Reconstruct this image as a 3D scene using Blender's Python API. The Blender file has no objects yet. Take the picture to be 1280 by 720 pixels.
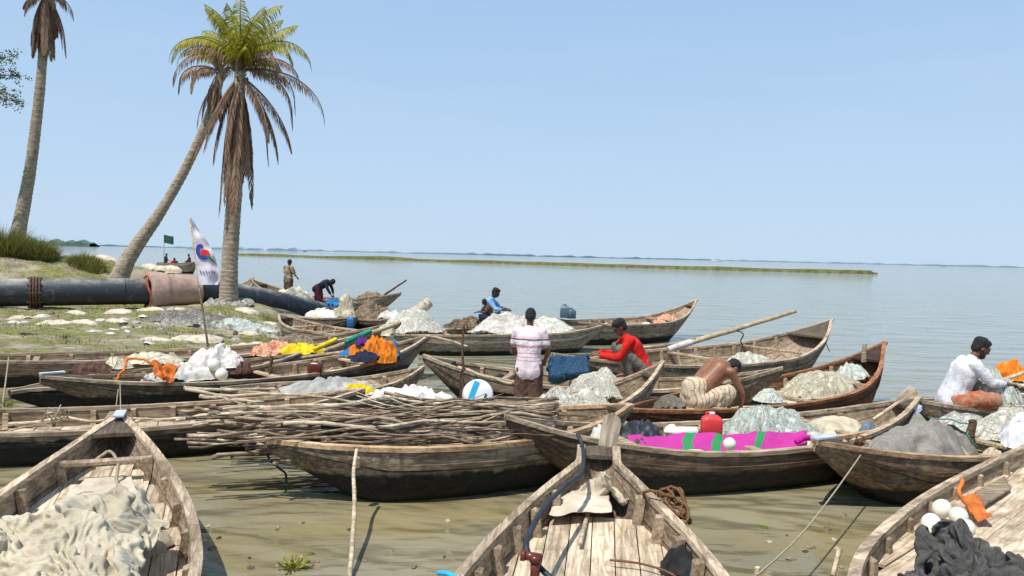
import bpy, bmesh, math, random
import numpy as np
from mathutils import Vector, Matrix, noise, Euler
random.seed(7)
sc = bpy.context.scene
C = sc.collection
R = math.radians
PI = math.pi

# ------------------------------------------------------------------ camera
F = 967.0
CAMZ = 2.4
pitch = 0.0419
roll = 0.0238
fw = Vector((0, math.cos(pitch), -math.sin(pitch)))
rt0 = Vector((1, 0, 0)); up0 = rt0.cross(fw)
rt = rt0*math.cos(roll) + up0*math.sin(roll)
up = up0*math.cos(roll) - rt0*math.sin(roll)
cam_loc = Vector((0, 0, CAMZ))
cd = bpy.data.cameras.new('camera'); cam = bpy.data.objects.new('camera', cd); C.objects.link(cam)
cam.matrix_world = Matrix(((rt.x, up.x, -fw.x, 0), (rt.y, up.y, -fw.y, 0), (rt.z, up.z, -fw.z, CAMZ), (0, 0, 0, 1)))
cd.sensor_width = 36; cd.lens = F/1280*36; cd.clip_end = 60000; cd.clip_start = 0.05
sc.camera = cam

def ray(px, py):
    return fw + rt*((px-640)/F) - up*((py-360)/F)
def PZ(px, py, z):            # survey point seen at a pixel, at a known height
    d = ray(px, py); return cam_loc + d*((z-CAMZ)/d.z)
def PY(px, py, Y):            # survey point at a known distance
    d = ray(px, py); return cam_loc + d*(Y/d.y)

# ------------------------------------------------------------------ materials
def new_mat(name):
    m = bpy.data.materials.new(name); m.use_nodes = True
    nt = m.node_tree; b = nt.nodes['Principled BSDF']
    return m, nt, b
class N:
    def __init__(s, nt): s.nt = nt
    def n(s, t, **k):
        x = s.nt.nodes.new(t)
        for a, v in k.items():
            if a.startswith('i_'):
                key = a[2:]; key = int(key) if key.isdigit() else key
                x.inputs[key].default_value = v
            else: setattr(x, a, v)
        return x
    def l(s, a, b): s.nt.links.new(a, b)
    def math(s, op, a, b=None, c=None, clamp=False):
        x = s.nt.nodes.new('ShaderNodeMath'); x.operation = op; x.use_clamp = clamp
        for i, v in enumerate((a, b, c)):
            if v is None: continue
            if isinstance(v, (int, float)): x.inputs[i].default_value = v
            else: s.l(v, x.inputs[i])
        return x.outputs[0]
    def mix(s, f, a, b, blend='MIX'):
        x = s.nt.nodes.new('ShaderNodeMix'); x.data_type = 'RGBA'; x.blend_type = blend
        for i, v in ((0, f), (6, a), (7, b)):
            if isinstance(v, (int, float)): x.inputs[i].default_value = v
            elif isinstance(v, (tuple, list)): x.inputs[i].default_value = (*v[:3], 1)
            else: s.l(v, x.inputs[i])
        return x.outputs[2]
    def ramp(s, f, stops):
        x = s.nt.nodes.new('ShaderNodeValToRGB'); e = x.color_ramp.elements
        while len(e) < len(stops): e.new(0.5)
        for q, (p, c) in zip(e, stops): q.position = p; q.color = (*c[:3], 1) if isinstance(c, (tuple, list)) else (c, c, c, 1)
        s.l(f, x.inputs[0]); return x.outputs[0]
    def noise(s, vec, scale, detail=6, rough=0.6, dist=0.0):
        x = s.nt.nodes.new('ShaderNodeTexNoise'); x.inputs['Scale'].default_value = scale
        x.inputs['Detail'].default_value = detail; x.inputs['Roughness'].default_value = rough; x.inputs['Distortion'].default_value = dist
        if vec is not None: s.l(vec, x.inputs['Vector'])
        return x.outputs[0]
    def mapping(s, vec, scale=(1, 1, 1), rot=(0, 0, 0), loc=(0, 0, 0)):
        x = s.nt.nodes.new('ShaderNodeMapping'); x.inputs['Scale'].default_value = scale; x.inputs['Rotation'].default_value = rot
        x.inputs['Location'].default_value = loc
        s.l(vec, x.inputs['Vector']); return x.outputs[0]
    def bump(s, h, strength, dist, b, prev=None):
        x = s.nt.nodes.new('ShaderNodeBump'); x.inputs['Strength'].default_value = strength; x.inputs['Distance'].default_value = dist
        s.l(h, x.inputs['Height'])
        if prev is not None: s.l(prev, x.inputs['Normal'])
        if b is not None: s.l(x.outputs[0], b.inputs['Normal'])
        return x.outputs[0]

def wood(name, c1, c2, tar=None, tarc=(0.012, 0.011, 0.010), seams=0, rough=0.8, grain=(1.2, 14, 14), var=0.35, bright=1.0):
    m, nt, b = new_mat(name); g = N(nt)
    tc = g.n('ShaderNodeTexCoord').outputs['Object']
    oi = g.n('ShaderNodeObjectInfo').outputs['Random']
    at = g.n('ShaderNodeAttribute', attribute_name='rnd').outputs['Fac']
    off = g.n('ShaderNodeCombineXYZ'); g.l(g.math('MULTIPLY', at, 37.0), off.inputs[0]); g.l(g.math('MULTIPLY', oi, 11.0), off.inputs[1])
    va = g.n('ShaderNodeVectorMath', operation='ADD'); g.l(tc, va.inputs[0]); g.l(off.outputs[0], va.inputs[1]); v = va.outputs[0]
    gr = g.noise(g.mapping(v, grain), 2.2, 8, 0.65, 0.6)
    big = g.noise(v, 1.7, 5, 0.6)
    fine = g.noise(g.mapping(v, (2, 20, 20)), 9, 4, 0.7)
    f = g.math('ADD', g.math('MULTIPLY', gr, 0.65), g.math('MULTIPLY', big, 0.35))
    col = g.ramp(f, [(0.33, [x*0.45 for x in c1]), (0.46, c1), (0.58, c2), (0.72, [min(1, x*1.25) for x in c2])])
    vf = g.math('ADD', 1-var/2, g.math('MULTIPLY', at, var))
    vm = g.n('ShaderNodeVectorMath', operation='SCALE'); g.l(col, vm.inputs[0]); g.l(vf, vm.inputs['Scale']); col = vm.outputs[0]
    # damp stains
    st = g.ramp(g.noise(v, 5.0, 5, 0.75), [(0.52, 0.0), (0.70, 0.65)])
    col = g.mix(st, col, [x*0.30 for x in c1])
    h = g.math('ADD', gr, g.math('MULTIPLY', fine, 0.5))
    if seams:
        uv = g.n('ShaderNodeUVMap').outputs[0]; sx = g.n('ShaderNodeSeparateXYZ'); g.l(uv, sx.inputs[0])
        fr = g.math('FRACT', g.math('MULTIPLY', sx.outputs[1], float(seams)))
        sm = g.math('LESS_THAN', fr, 0.06)
        col = g.mix(g.math('MULTIPLY', sm, 0.75), col, (0.015, 0.012, 0.01))
        # plank-to-plank tone
        fl = g.math('FLOOR', g.math('MULTIPLY', sx.outputs[1], float(seams)))
        wn = g.n('ShaderNodeTexWhiteNoise', noise_dimensions='1D'); g.l(g.math('ADD', fl, oi), wn.inputs['W'])
        vm2 = g.n('ShaderNodeVectorMath', operation='SCALE'); g.l(col, vm2.inputs[0]); g.l(g.math('ADD', 0.75, g.math('MULTIPLY', wn.outputs[0], 0.45)), vm2.inputs['Scale']); col = vm2.outputs[0]
        h = g.math('SUBTRACT', h, g.math('MULTIPLY', sm, 1.5))
    if tar is not None:
        sz = g.n('ShaderNodeSeparateXYZ'); g.l(tc, sz.inputs[0])
        edge = g.math('ADD', sz.outputs[2], g.math('MULTIPLY', g.math('SUBTRACT', g.noise(g.mapping(tc, (1, 1, .6)), 4.5, 6, 0.7), 0.5), 0.16))
        msk = g.ramp(g.math('ADD', g.math('MULTIPLY', g.math('SUBTRACT', tar, edge), 26.0), 0.5, clamp=True), [(0, 0.0), (1, 1.0)])
        tcn = g.ramp(g.noise(g.mapping(tc, (2, 8, 8)), 3.0, 6, .7), [(0.35, tarc), (0.7, [x*2.6 for x in tarc])])
        col = g.mix(msk, col, tcn)
        run = g.ramp(g.noise(g.mapping(tc, (9, 9, .7)), 2.0, 4, .7), [(.55, 0.0), (.70, .55)]); col = g.mix(run, col, (0.07, 0.055, 0.04))
        alg = g.ramp(sz.outputs[2], [(0.02, 0.6), (0.13, 0.0)]); col = g.mix(g.math('MULTIPLY', alg, g.noise(tc, 6, 4, .7)), col, (0.07, 0.075, 0.03))
        # scum near the water
        sl = g.ramp(sz.outputs[2], [(0.0, 0.75), (0.07, 0.0)])
        col = g.mix(g.math('MULTIPLY', sl, 0.5), col, (0.06, 0.055, 0.035))
    g.l(col, b.inputs['Base Color']); b.inputs['Roughness'].default_value = rough
    b.inputs['Specular IOR Level'].default_value = 0.25
    g.bump(h, 0.55, 0.012, b)
    return m

def cloth_mat(name, c, c2=None, scale=3.0, rough=0.9, weave=True, bumpd=0.02, trans=0.0):
    m, nt, b = new_mat(name); g = N(nt)
    tc = g.n('ShaderNodeTexCoord').outputs['Object']
    c2 = c2 or [x*0.72 for x in c]
    f = g.noise(tc, scale, 6, 0.65, 0.5)
    col = g.ramp(f, [(0.36, c2), (0.62, c)])
    dirt = g.ramp(g.noise(tc, scale*2.7, 5, 0.7), [(0.5, 0.0), (0.72, 0.5)])
    col = g.mix(dirt, col, [x*0.55 for x in c2])
    big = g.ramp(g.noise(tc, scale*.5, 4, .6), [(.35, .78), (.65, 1.05)]); vm = g.n('ShaderNodeVectorMath', operation='MULTIPLY'); g.l(col, vm.inputs[0]); g.l(big, vm.inputs[1]); col = vm.outputs[0]
    g.l(col, b.inputs['Base Color']); b.inputs['Roughness'].default_value = rough
    b.inputs['Specular IOR Level'].default_value = 0.15
    h = g.noise(tc, 14, 5, 0.6, 1.2)
    n1 = g.bump(h, 0.5, bumpd, b)
    if weave: g.bump(g.noise(tc, 160, 2, 0.5), 0.3, 0.002, b, n1)
    return m

def net_mat(name, c, c2):
    m, nt, b = new_mat(name); g = N(nt)
    tc = g.n('ShaderNodeTexCoord').outputs['Object']
    w = g.noise(tc, 7, 4, 0.6, 3.5)
    st = g.noise(g.mapping(tc, (2.2, 1.4, 2.0), (0.3, 0.5, 0.8)), 11, 6, 0.8, 4.0)
    f = g.math('ADD', g.math('MULTIPLY', w, 0.45), g.math('MULTIPLY', st, 0.55))
    at = g.n('ShaderNodeAttribute', attribute_name='rnd').outputs['Fac']
    col = g.ramp(f, [(0.30, [x*0.62 for x in c2]), (0.45, c2), (0.58, c)])
    col = g.mix(g.math('MULTIPLY', at, .30), col, [x*.7 for x in c2])
    g.l(col, b.inputs['Base Color']); b.inputs['Roughness'].default_value = 0.75
    b.inputs['Specular IOR Level'].default_value = 0.3
    g.bump(st, 0.5, 0.015, b)
    tr = g.n('ShaderNodeBsdfTranslucent'); g.l(col, tr.inputs[0]); mx = g.n('ShaderNodeMixShader'); mx.inputs[0].default_value = .22
    out = nt.nodes['Material Output']; g.l(b.outputs[0], mx.inputs[1]); g.l(tr.outputs[0], mx.inputs[2]); g.l(mx.outputs[0], out.inputs[0])
    return m

def plain(name, c, rough=0.6, var=0.15, spec=0.4, metal=0.0, scale=6, bumps=0.15):
    m, nt, b = new_mat(name); g = N(nt)
    tc = g.n('ShaderNodeTexCoord').outputs['Object']
    f = g.noise(tc, scale, 5, 0.65)
    col = g.ramp(f, [(0.35, [x*(1-var*2) for x in c]), (0.65, [min(1, x*(1+var)) for x in c])])
    g.l(col, b.inputs['Base Color']); b.inputs['Roughness'].default_value = rough
    b.inputs['Specular IOR Level'].default_value = spec; b.inputs['Metallic'].default_value = metal
    g.bump(f, bumps, 0.02, b)
    return m

M = {}
GREY1, GREY2 = (0.155, 0.120, 0.085), (0.34, 0.275, 0.20)
M['hull_grey'] = wood('weathered hull wood', (0.19, 0.145, 0.10), (0.44, 0.35, 0.245), tar=0.29, seams=5)
M['hull_grey_low'] = wood('weathered hull wood, thin tar', (0.22, 0.175, 0.12), (0.47, 0.385, 0.275), tar=0.18, seams=5)
M['hull_dark'] = wood('dark tarred hull wood', (0.15, 0.11, 0.075), (0.32, 0.245, 0.17), tar=0.31, seams=5)
M['hull_red'] = wood('red brown hull wood', (0.13, 0.048, 0.02), (0.27, 0.115, 0.055), tar=0.06, seams=5)
M['inner'] = wood('inner boat planking', (0.25, 0.18, 0.12), (0.50, 0.385, 0.265), seams=5)
M['inner_red'] = wood('inner red planking', (0.16, 0.075, 0.04), (0.33, 0.18, 0.10), seams=5)
M['rail'] = wood('pale worn rail wood', (0.32, 0.235, 0.155), (0.60, 0.48, 0.34))
M['rail_red'] = wood('red brown rail wood', (0.21, 0.085, 0.035), (0.40, 0.19, 0.095))
M['hull_brown'] = wood('brown hull wood', (0.20, 0.13, 0.08), (0.42, 0.29, 0.185), tar=0.20, seams=4)
M['hull_pale'] = wood('pale driftwood hull', (0.30, 0.25, 0.18), (0.56, 0.48, 0.36), tar=0.12, seams=6)
M['hull_dark2'] = wood('dark brown tarred hull', (0.13, 0.085, 0.055), (0.26, 0.185, 0.125), tar=0.24, tarc=(0.02, 0.017, 0.015), seams=6)
M['rail_warm'] = wood('warm orange tan rail', (0.36, 0.22, 0.12), (0.62, 0.43, 0.27))
M['deck'] = wood('sun bleached deck planks', (0.42, 0.325, 0.22), (0.70, 0.58, 0.43), var=0.45)
M['rib'] = wood('rib wood', (0.27, 0.20, 0.13), (0.50, 0.39, 0.27))
M['bamboo'] = plain('pale bamboo', (0.46, 0.365, 0.235), 0.55, 0.2, scale=8)
M['bark'] = wood('stick bark', (0.15, 0.105, 0.07), (0.40, 0.30, 0.205), grain=(3, 12, 12))
M['bark_pale'] = wood('peeled stick wood', (0.42, 0.33, 0.22), (0.74, 0.62, 0.45), grain=(3, 12, 12))
M['bark_dark'] = wood('dark wet stick bark', (0.05, 0.04, 0.032), (0.15, 0.12, 0.095), grain=(3, 12, 12))
M['rope'] = plain('old rope', (0.42, 0.36, 0.25), 0.9, 0.25, spec=.1, scale=60, bumps=.6)
M['rope_brown'] = plain('brown rope', (0.20, 0.105, 0.055), 0.9, 0.25, spec=.1, scale=60, bumps=.6)
M['canvas'] = cloth_mat('dusty canvas', (0.60, 0.535, 0.405), (0.47, 0.41, 0.30), 2.2)
M['canvas2'] = cloth_mat('pale sack cloth', (0.66, 0.58, 0.46), (0.54, 0.46, 0.35), 3)
M['sack'] = cloth_mat('pale plastic sack', (0.72, 0.70, 0.64), (0.55, 0.52, 0.46), 4)
M['cream'] = cloth_mat('cream net cloth', (0.66, 0.60, 0.45), (0.50, 0.43, 0.30), 4, bumpd=.03)
M['grey_tarp'] = cloth_mat('grey sheeting', (0.46, 0.45, 0.42), (0.33, 0.32, 0.29), 4)
M['black_cloth'] = cloth_mat('black cloth', (0.035, 0.035, 0.038), (0.02, 0.02, 0.02), 6)
M['char_net'] = cloth_mat('charcoal fine mesh', (0.115, 0.11, 0.102), (0.062, 0.06, 0.056), 7, bumpd=.03)
M['magenta'] = cloth_mat('magenta cloth', (0.62, 0.03, 0.36), (0.50, 0.02, 0.30), 4)
M['green_cl'] = cloth_mat('green cloth', (0.03, 0.26, 0.09), (0.02, 0.17, 0.06), 5)
M['orange'] = cloth_mat('orange rag', (0.72, 0.22, 0.05), (0.5, 0.13, 0.03), 7)
M['orange2'] = cloth_mat('bright orange cloth', (0.85, 0.28, 0.03), (0.75, 0.20, 0.02), 7)
M['yellow'] = cloth_mat('yellow cloth', (0.85, 0.66, 0.03), (0.65, 0.45, 0.02), 7)
M['purple'] = cloth_mat('purple cloth', (0.16, 0.04, 0.28), (0.1, 0.03, 0.16), 7)
M['blue_cl'] = cloth_mat('blue cloth', (0.05, 0.25, 0.55), (0.03, 0.14, 0.35), 7)
M['teal'] = cloth_mat('teal cloth', (0.03, 0.35, 0.25), (0.03, 0.2, 0.15), 7)
M['mixed'] = cloth_mat('red and cream patterned cloth', (0.75, 0.55, 0.35), (0.55, 0.10, 0.05), 26)
M['navy_net'] = net_mat('navy net', (0.035, 0.11, 0.22), (0.015, 0.05, 0.10))
M['net_white'] = net_mat('white nylon net', (0.92, 0.90, 0.81), (0.80, 0.78, 0.67))
M['net_pink'] = net_mat('pinkish white nylon net', (0.93, 0.88, 0.83), (0.82, 0.76, 0.70))
M['net_teal'] = net_mat('pale green net', (0.84, 0.87, 0.79), (0.62, 0.68, 0.61))
M['net_grey'] = net_mat('grey fishing net', (0.40, 0.365, 0.32), (0.29, 0.26, 0.225))
M['net_cream'] = net_mat('cream fishing net', (0.88, 0.83, 0.67), (0.74, 0.68, 0.52))
M['float'] = plain('white foam float', (0.74, 0.72, 0.60), 0.6, 0.08)
M['white_pl'] = plain('white plastic', (0.78, 0.79, 0.80), 0.35, 0.06)
M['blue_pl'] = plain('sky blue paint', (0.03, 0.42, 0.72), 0.4, 0.06)
M['red_pl'] = plain('red plastic', (0.72, 0.055, 0.06), 0.4, 0.08)
M['maroon_pl'] = plain('red brown plastic', (0.13, 0.03, 0.018), 0.3, 0.1)
M['bluegrey_pl'] = plain('blue grey plastic', (0.12, 0.18, 0.23), 0.4, 0.15)
M['hose'] = plain('dark hose rubber', (0.025, 0.03, 0.04), 0.55, 0.2)
M['rust'] = plain('rusty iron', (0.11, 0.06, 0.035), 0.8, 0.3, scale=20)
M['tin_cap'] = plain('pale painted tip', (0.50, 0.56, 0.66), 0.6, 0.15)
M['stone'] = plain('sandbag', (0.58, 0.51, 0.39), 0.95, 0.18, spec=.1, scale=5, bumps=.5)
M['rock'] = plain('grey rubble', (0.36, 0.34, 0.29), 0.95, 0.35, spec=.1, scale=9, bumps=.8)
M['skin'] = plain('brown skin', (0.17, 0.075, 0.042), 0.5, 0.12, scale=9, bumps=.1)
M['skin_paler'] = plain('lighter brown skin', (0.27, 0.115, 0.062), 0.45, 0.14, scale=7, bumps=.1)  # one even, lighter skin tone for the bare backed man
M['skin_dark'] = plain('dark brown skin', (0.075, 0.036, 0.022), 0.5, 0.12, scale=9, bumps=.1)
M['hair'] = plain('black hair', (0.012, 0.010, 0.010), 0.5, 0.3, scale=60, bumps=1)
M['red_shirt'] = cloth_mat('red shirt', (0.80, 0.035, 0.025), (0.62, 0.02, 0.015), 5, bumpd=.03)
M['white_shirt'] = cloth_mat('white shirt with faint print', (0.76, 0.75, 0.76), (0.66, 0.64, 0.67), 12, bumpd=.03)
M['skyblue_shirt'] = cloth_mat('light blue shirt', (0.30, 0.55, 0.78), (0.22, 0.42, 0.62), 5, bumpd=.03)
M['dark_shirt'] = cloth_mat('dark navy shirt', (0.03, 0.035, 0.07), None, 5)
M['tan_shirt'] = cloth_mat('tan and black vest', (0.5, 0.36, 0.22), (0.03, 0.03, 0.04), 9)
M['trouser'] = cloth_mat('olive grey trousers', (0.20, 0.185, 0.14), (0.14, 0.125, 0.095), 5)
M['brown_lungi'] = cloth_mat('brown checked lungi', (0.16, 0.09, 0.06), (0.08, 0.045, 0.035), 12)
M['maroon_lungi'] = cloth_mat('maroon checked lungi', (0.22, 0.05, 0.07), (0.10, 0.03, 0.05), 12)

def stripes_mat(name, base, bands, axis=2, jitter=0.01):
    m, nt, b = new_mat(name); g = N(nt)
    tc = g.n('ShaderNodeTexCoord').outputs['Object']
    sx = g.n('ShaderNodeSeparateXYZ'); g.l(tc, sx.inputs[0])
    z = g.math('ADD', sx.outputs[axis], g.math('MULTIPLY', g.math('SUBTRACT', g.noise(tc, 6, 3, .5), .5), jitter*3))
    col = g.mix(g.noise(tc, 5, 4, .6), [x*0.88 for x in base], base)
    for (a, bb, c) in bands:
        mk = g.math('MULTIPLY', g.math('GREATER_THAN', z, a), g.math('LESS_THAN', z, bb))
        col = g.mix(mk, col, c)
    g.l(col, b.inputs['Base Color']); b.inputs['Roughness'].default_value = 0.9; b.inputs['Specular IOR Level'].default_value = .15
    g.bump(g.noise(tc, 12, 4, .6, 1.5), 0.5, .03, b)
    return m
PK = (0.52, 0.27, 0.34)
M['striped_shirt'] = stripes_mat('pink striped shirt', (0.78, 0.66, 0.68), [(1.20, 1.235, PK), (1.245, 1.30, (0.85, 0.82, 0.80)), (1.30, 1.325, (0.26, 0.11, 0.16)), (1.02, 1.03, PK), (1.07, 1.082, PK), (1.12, 1.132, PK), (1.34, 1.347, PK), (1.40, 1.41, (.7, .55, .5))])
M['cream_lungi'] = stripes_mat('cream checked lungi', (0.62, 0.52, 0.37), [(-.22+k*0.055, -.208+k*0.055, (0.36, 0.22, 0.13)) for k in range(14)], axis=0, jitter=.03)
M['orange_lungi'] = cloth_mat('orange red flowered lungi', (0.42, 0.07, 0.025), (0.40, 0.28, 0.18), 16)

# ------------------------------------------------------------------ object helpers
def meta(o, label=None, cat=None, group=None, kind=None):
    if label: o['label'] = label
    if cat: o['category'] = cat
    if group: o['group'] = group
    if kind: o['kind'] = kind
    return o
def thing(name, label, cat, loc=(0, 0, 0), rz=0, group=None):
    o = bpy.data.objects.new(name, None); C.objects.link(o); o.location = loc; o.rotation_euler = (0, 0, rz)
    o.empty_display_size = 0.2
    return meta(o, label, cat, group)
def mesh_obj(name, verts, faces, mat, parent=None, smooth=True, uvs=None, rnd=None, edges=()):
    me = bpy.data.meshes.new(name); me.from_pydata([tuple(v) for v in verts], list(edges), faces)
    if uvs is not None:
        ul = me.uv_layers.new(name='UVMap')
        for lp in me.loops: ul.data[lp.index].uv = uvs[lp.vertex_index]
    if rnd is not None:
        a = me.attributes.new('rnd', 'FLOAT', 'POINT'); a.data.foreach_set('value', rnd)
    for m in (mat if isinstance(mat, list) else [mat]): me.materials.append(m)
    if smooth: me.polygons.foreach_set('use_smooth', [True]*len(me.polygons))
    me.update()
    o = bpy.data.objects.new(name, me); C.objects.link(o)
    if parent is not None: o.parent = parent
    return o
class MB:
    def __init__(s): s.v = []; s.f = []; s.r = []
    def add(s, vs, fs, r=None):
        k = len(s.v); s.v += [Vector(v) for v in vs]; s.f += [tuple(i+k for i in f) for f in fs]
        s.r += [random.random() if r is None else r]*len(vs)
    def box(s, x0, x1, y0, y1, z0, z1, mat=None, r=None):
        vs = [Vector((x, y, z)) for x in (x0, x1) for y in (y0, y1) for z in (z0, z1)]
        if mat is not None: vs = [mat @ v for v in vs]
        s.add(vs, [(0, 1, 3, 2), (4, 6, 7, 5), (0, 4, 5, 1), (2, 3, 7, 6), (0, 2, 6, 4), (1, 5, 7, 3)], r)
    def sweep(s, pts, rad, n=6, caps=True, r=None, flat=1.0, jag=0.0):
        pts = [Vector(p) for p in pts]; vs = []; fs = []
        if isinstance(rad, (int, float)): rad = [rad]*len(pts)
        pn = None
        for i, p in enumerate(pts):
            t = (pts[min(i+1, len(pts)-1)]-pts[max(i-1, 0)]).normalized()
            if pn is None:
                a = Vector((0, 0, 1)) if abs(t.z) < 0.9 else Vector((1, 0, 0)); pn = t.cross(a).normalized()
            else: pn = (pn - t*pn.dot(t)).normalized()
            bn = t.cross(pn)
            for k in range(n):
                a = 2*PI*k/n; rr = rad[i]*(1+random.uniform(-jag, jag))
                vs.append(p + pn*math.cos(a)*rr + bn*math.sin(a)*rr*flat)
        for i in range(len(pts)-1):
            for k in range(n):
                fs.append((i*n+k, i*n+(k+1) % n, (i+1)*n+(k+1) % n, (i+1)*n+k))
        if caps:
            fs.append(tuple(reversed(range(n)))); fs.append(tuple(range((len(pts)-1)*n, len(pts)*n)))
        s.add(vs, fs, r)
    def lathe(s, prof, n=16, mat=None, r=None, sx=1, sy=1):
        vs = []; fs = []
        for (rr, z) in prof:
            for k in range(n):
                a = 2*PI*k/n; vs.append(Vector((rr*math.cos(a)*sx, rr*math.sin(a)*sy, z)))
        if mat is not None: vs = [mat @ v for v in vs]
        for i in range(len(prof)-1):
            for k in range(n): fs.append((i*n+k, i*n+(k+1) % n, (i+1)*n+(k+1) % n, (i+1)*n+k))
        fs.append(tuple(reversed(range(n)))); fs.append(tuple(range((len(prof)-1)*n, len(prof)*n)))
        s.add(vs, fs, r)
    def build(s, name, mat, parent=None, smooth=False):
        return mesh_obj(name, s.v, s.f, mat, parent, smooth, rnd=s.r)
def bevel(o, w=0.006, seg=1):
    m = o.modifiers.new('bevel', 'BEVEL'); m.width = w; m.segments = seg; m.limit_method = 'ANGLE'; return o

scratch = bpy.data.scenes.new('scratch')
def bake(o):
    # evaluate an object's modifiers in a scratch scene that holds nothing else
    C.objects.unlink(o); scratch.collection.objects.link(o)
    dg = scratch.view_layers[0].depsgraph; dg.update()
    me = bpy.data.meshes.new_from_object(o.evaluated_get(dg))
    old = o.data; o.modifiers.clear(); o.data = me; bpy.data.meshes.remove(old)
    scratch.collection.objects.unlink(o); C.objects.link(o)
    return o
def sim_cloth(name, label, cat, loc, rz, nx, ny, start, collide, mat, frames=42, bend=3.0, shrink=-.13, mass=.3, group=None, cx=1.6, cy=1.2, self_d=.02, tens=12):
    # a real cloth dropped on the boat's shape and left to settle
    def grid(nx, ny, f):
        vs = [f(i/nx*2-1, j/ny*2-1) for i in range(nx+1) for j in range(ny+1)]
        fs = [(i*(ny+1)+j, (i+1)*(ny+1)+j, (i+1)*(ny+1)+j+1, i*(ny+1)+j+1) for i in range(nx) for j in range(ny)]
        return vs, fs
    vs, fs = grid(50, 50, lambda u, v: (u*cx, v*cy, collide(u*cx, v*cy)))
    col = mesh_obj('ground_form', vs, fs, [], None); C.objects.unlink(col); scratch.collection.objects.link(col)
    col.modifiers.new('c', 'COLLISION'); col.collision.thickness_outer = .012; col.collision.cloth_friction = 18
    vs, fs = grid(nx, ny, start)
    o = mesh_obj(name, vs, fs, M[mat], None); C.objects.unlink(o); scratch.collection.objects.link(o)
    m = o.modifiers.new('cl', 'CLOTH'); q = m.settings; q.quality = 5; q.mass = mass; q.tension_stiffness = tens; q.bending_stiffness = bend; q.shrink_min = shrink; q.air_damping = 2
    m.collision_settings.use_self_collision = True; m.collision_settings.self_distance_min = self_d; m.collision_settings.collision_quality = 3
    scratch.frame_start = 1; scratch.frame_end = frames; m.point_cache.frame_end = frames
    for fr in range(1, frames+1): scratch.frame_set(fr)
    dg = scratch.view_layers[0].depsgraph
    me = bpy.data.meshes.new_from_object(o.evaluated_get(dg)); old = o.data; o.modifiers.clear(); o.data = me; bpy.data.meshes.remove(old)
    me.polygons.foreach_set('use_smooth', [True]*len(me.polygons))
    scratch.collection.objects.unlink(o); C.objects.link(o)
    d = col.data; bpy.data.objects.remove(col); bpy.data.meshes.remove(d)
    scratch.frame_set(1)
    m = o.modifiers.new('sub', 'SUBSURF'); m.levels = 1; m.render_levels = 1
    m = o.modifiers.new('thick', 'SOLIDIFY'); m.thickness = .006
    o.location = loc; o.rotation_euler = (0, 0, rz)
    return meta(o, label, cat, group)

# ------------------------------------------------------------------ world + sun
SUN_EL = R(64); sun_dir = Vector((-0.55, -0.70, 0)).normalized()*math.cos(SUN_EL) + Vector((0, 0, math.sin(SUN_EL)))
w = bpy.data.worlds.new('World'); sc.world = w; w.use_nodes = True
g = N(w.node_tree); bg = w.node_tree.nodes['Background']
sky = g.n('ShaderNodeTexSky', sky_type='NISHITA', sun_disc=False)
sky.sun_elevation = SUN_EL; sky.sun_rotation = math.atan2(sun_dir.x, sun_dir.y)
sky.air_density = 1.0; sky.dust_density = 0.6; sky.ozone_density = 2.2; sky.altitude = 0
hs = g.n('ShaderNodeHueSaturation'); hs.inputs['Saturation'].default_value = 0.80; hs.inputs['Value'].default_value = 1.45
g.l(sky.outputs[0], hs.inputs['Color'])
# horizon haze whitening
tcw = g.n('ShaderNodeTexCoord').outputs['Generated']; sw = g.n('ShaderNodeSeparateXYZ'); g.l(tcw, sw.inputs[0])
hz = g.ramp(sw.outputs[2], [(0.0, 0.92), (0.40, 0.85), (1.0, 0.2)])
hcol = g.ramp(sw.outputs[2], [(0.0, (.545, .715, .90)), (0.10, (.49, .675, .90)), (0.38, (.37, .585, .88))])
hv = g.n('ShaderNodeVectorMath', operation='SCALE'); g.l(hcol, hv.inputs[0]); hv.inputs['Scale'].default_value = 10.0
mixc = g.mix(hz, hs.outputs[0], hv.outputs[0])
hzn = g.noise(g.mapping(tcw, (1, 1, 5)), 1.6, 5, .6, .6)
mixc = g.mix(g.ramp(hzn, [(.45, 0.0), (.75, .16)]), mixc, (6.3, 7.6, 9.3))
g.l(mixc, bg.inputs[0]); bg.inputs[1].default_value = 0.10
sd = bpy.data.lights.new('sun', 'SUN'); so = bpy.data.objects.new('sun', sd); C.objects.link(so)
sd.energy = 5.0; sd.angle = R(0.5); sd.color = (1.0, 0.955, 0.88)
so.rotation_euler = sun_dir.to_track_quat('Z', 'Y').to_euler(); so.location = (0, 0, 30)

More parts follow.
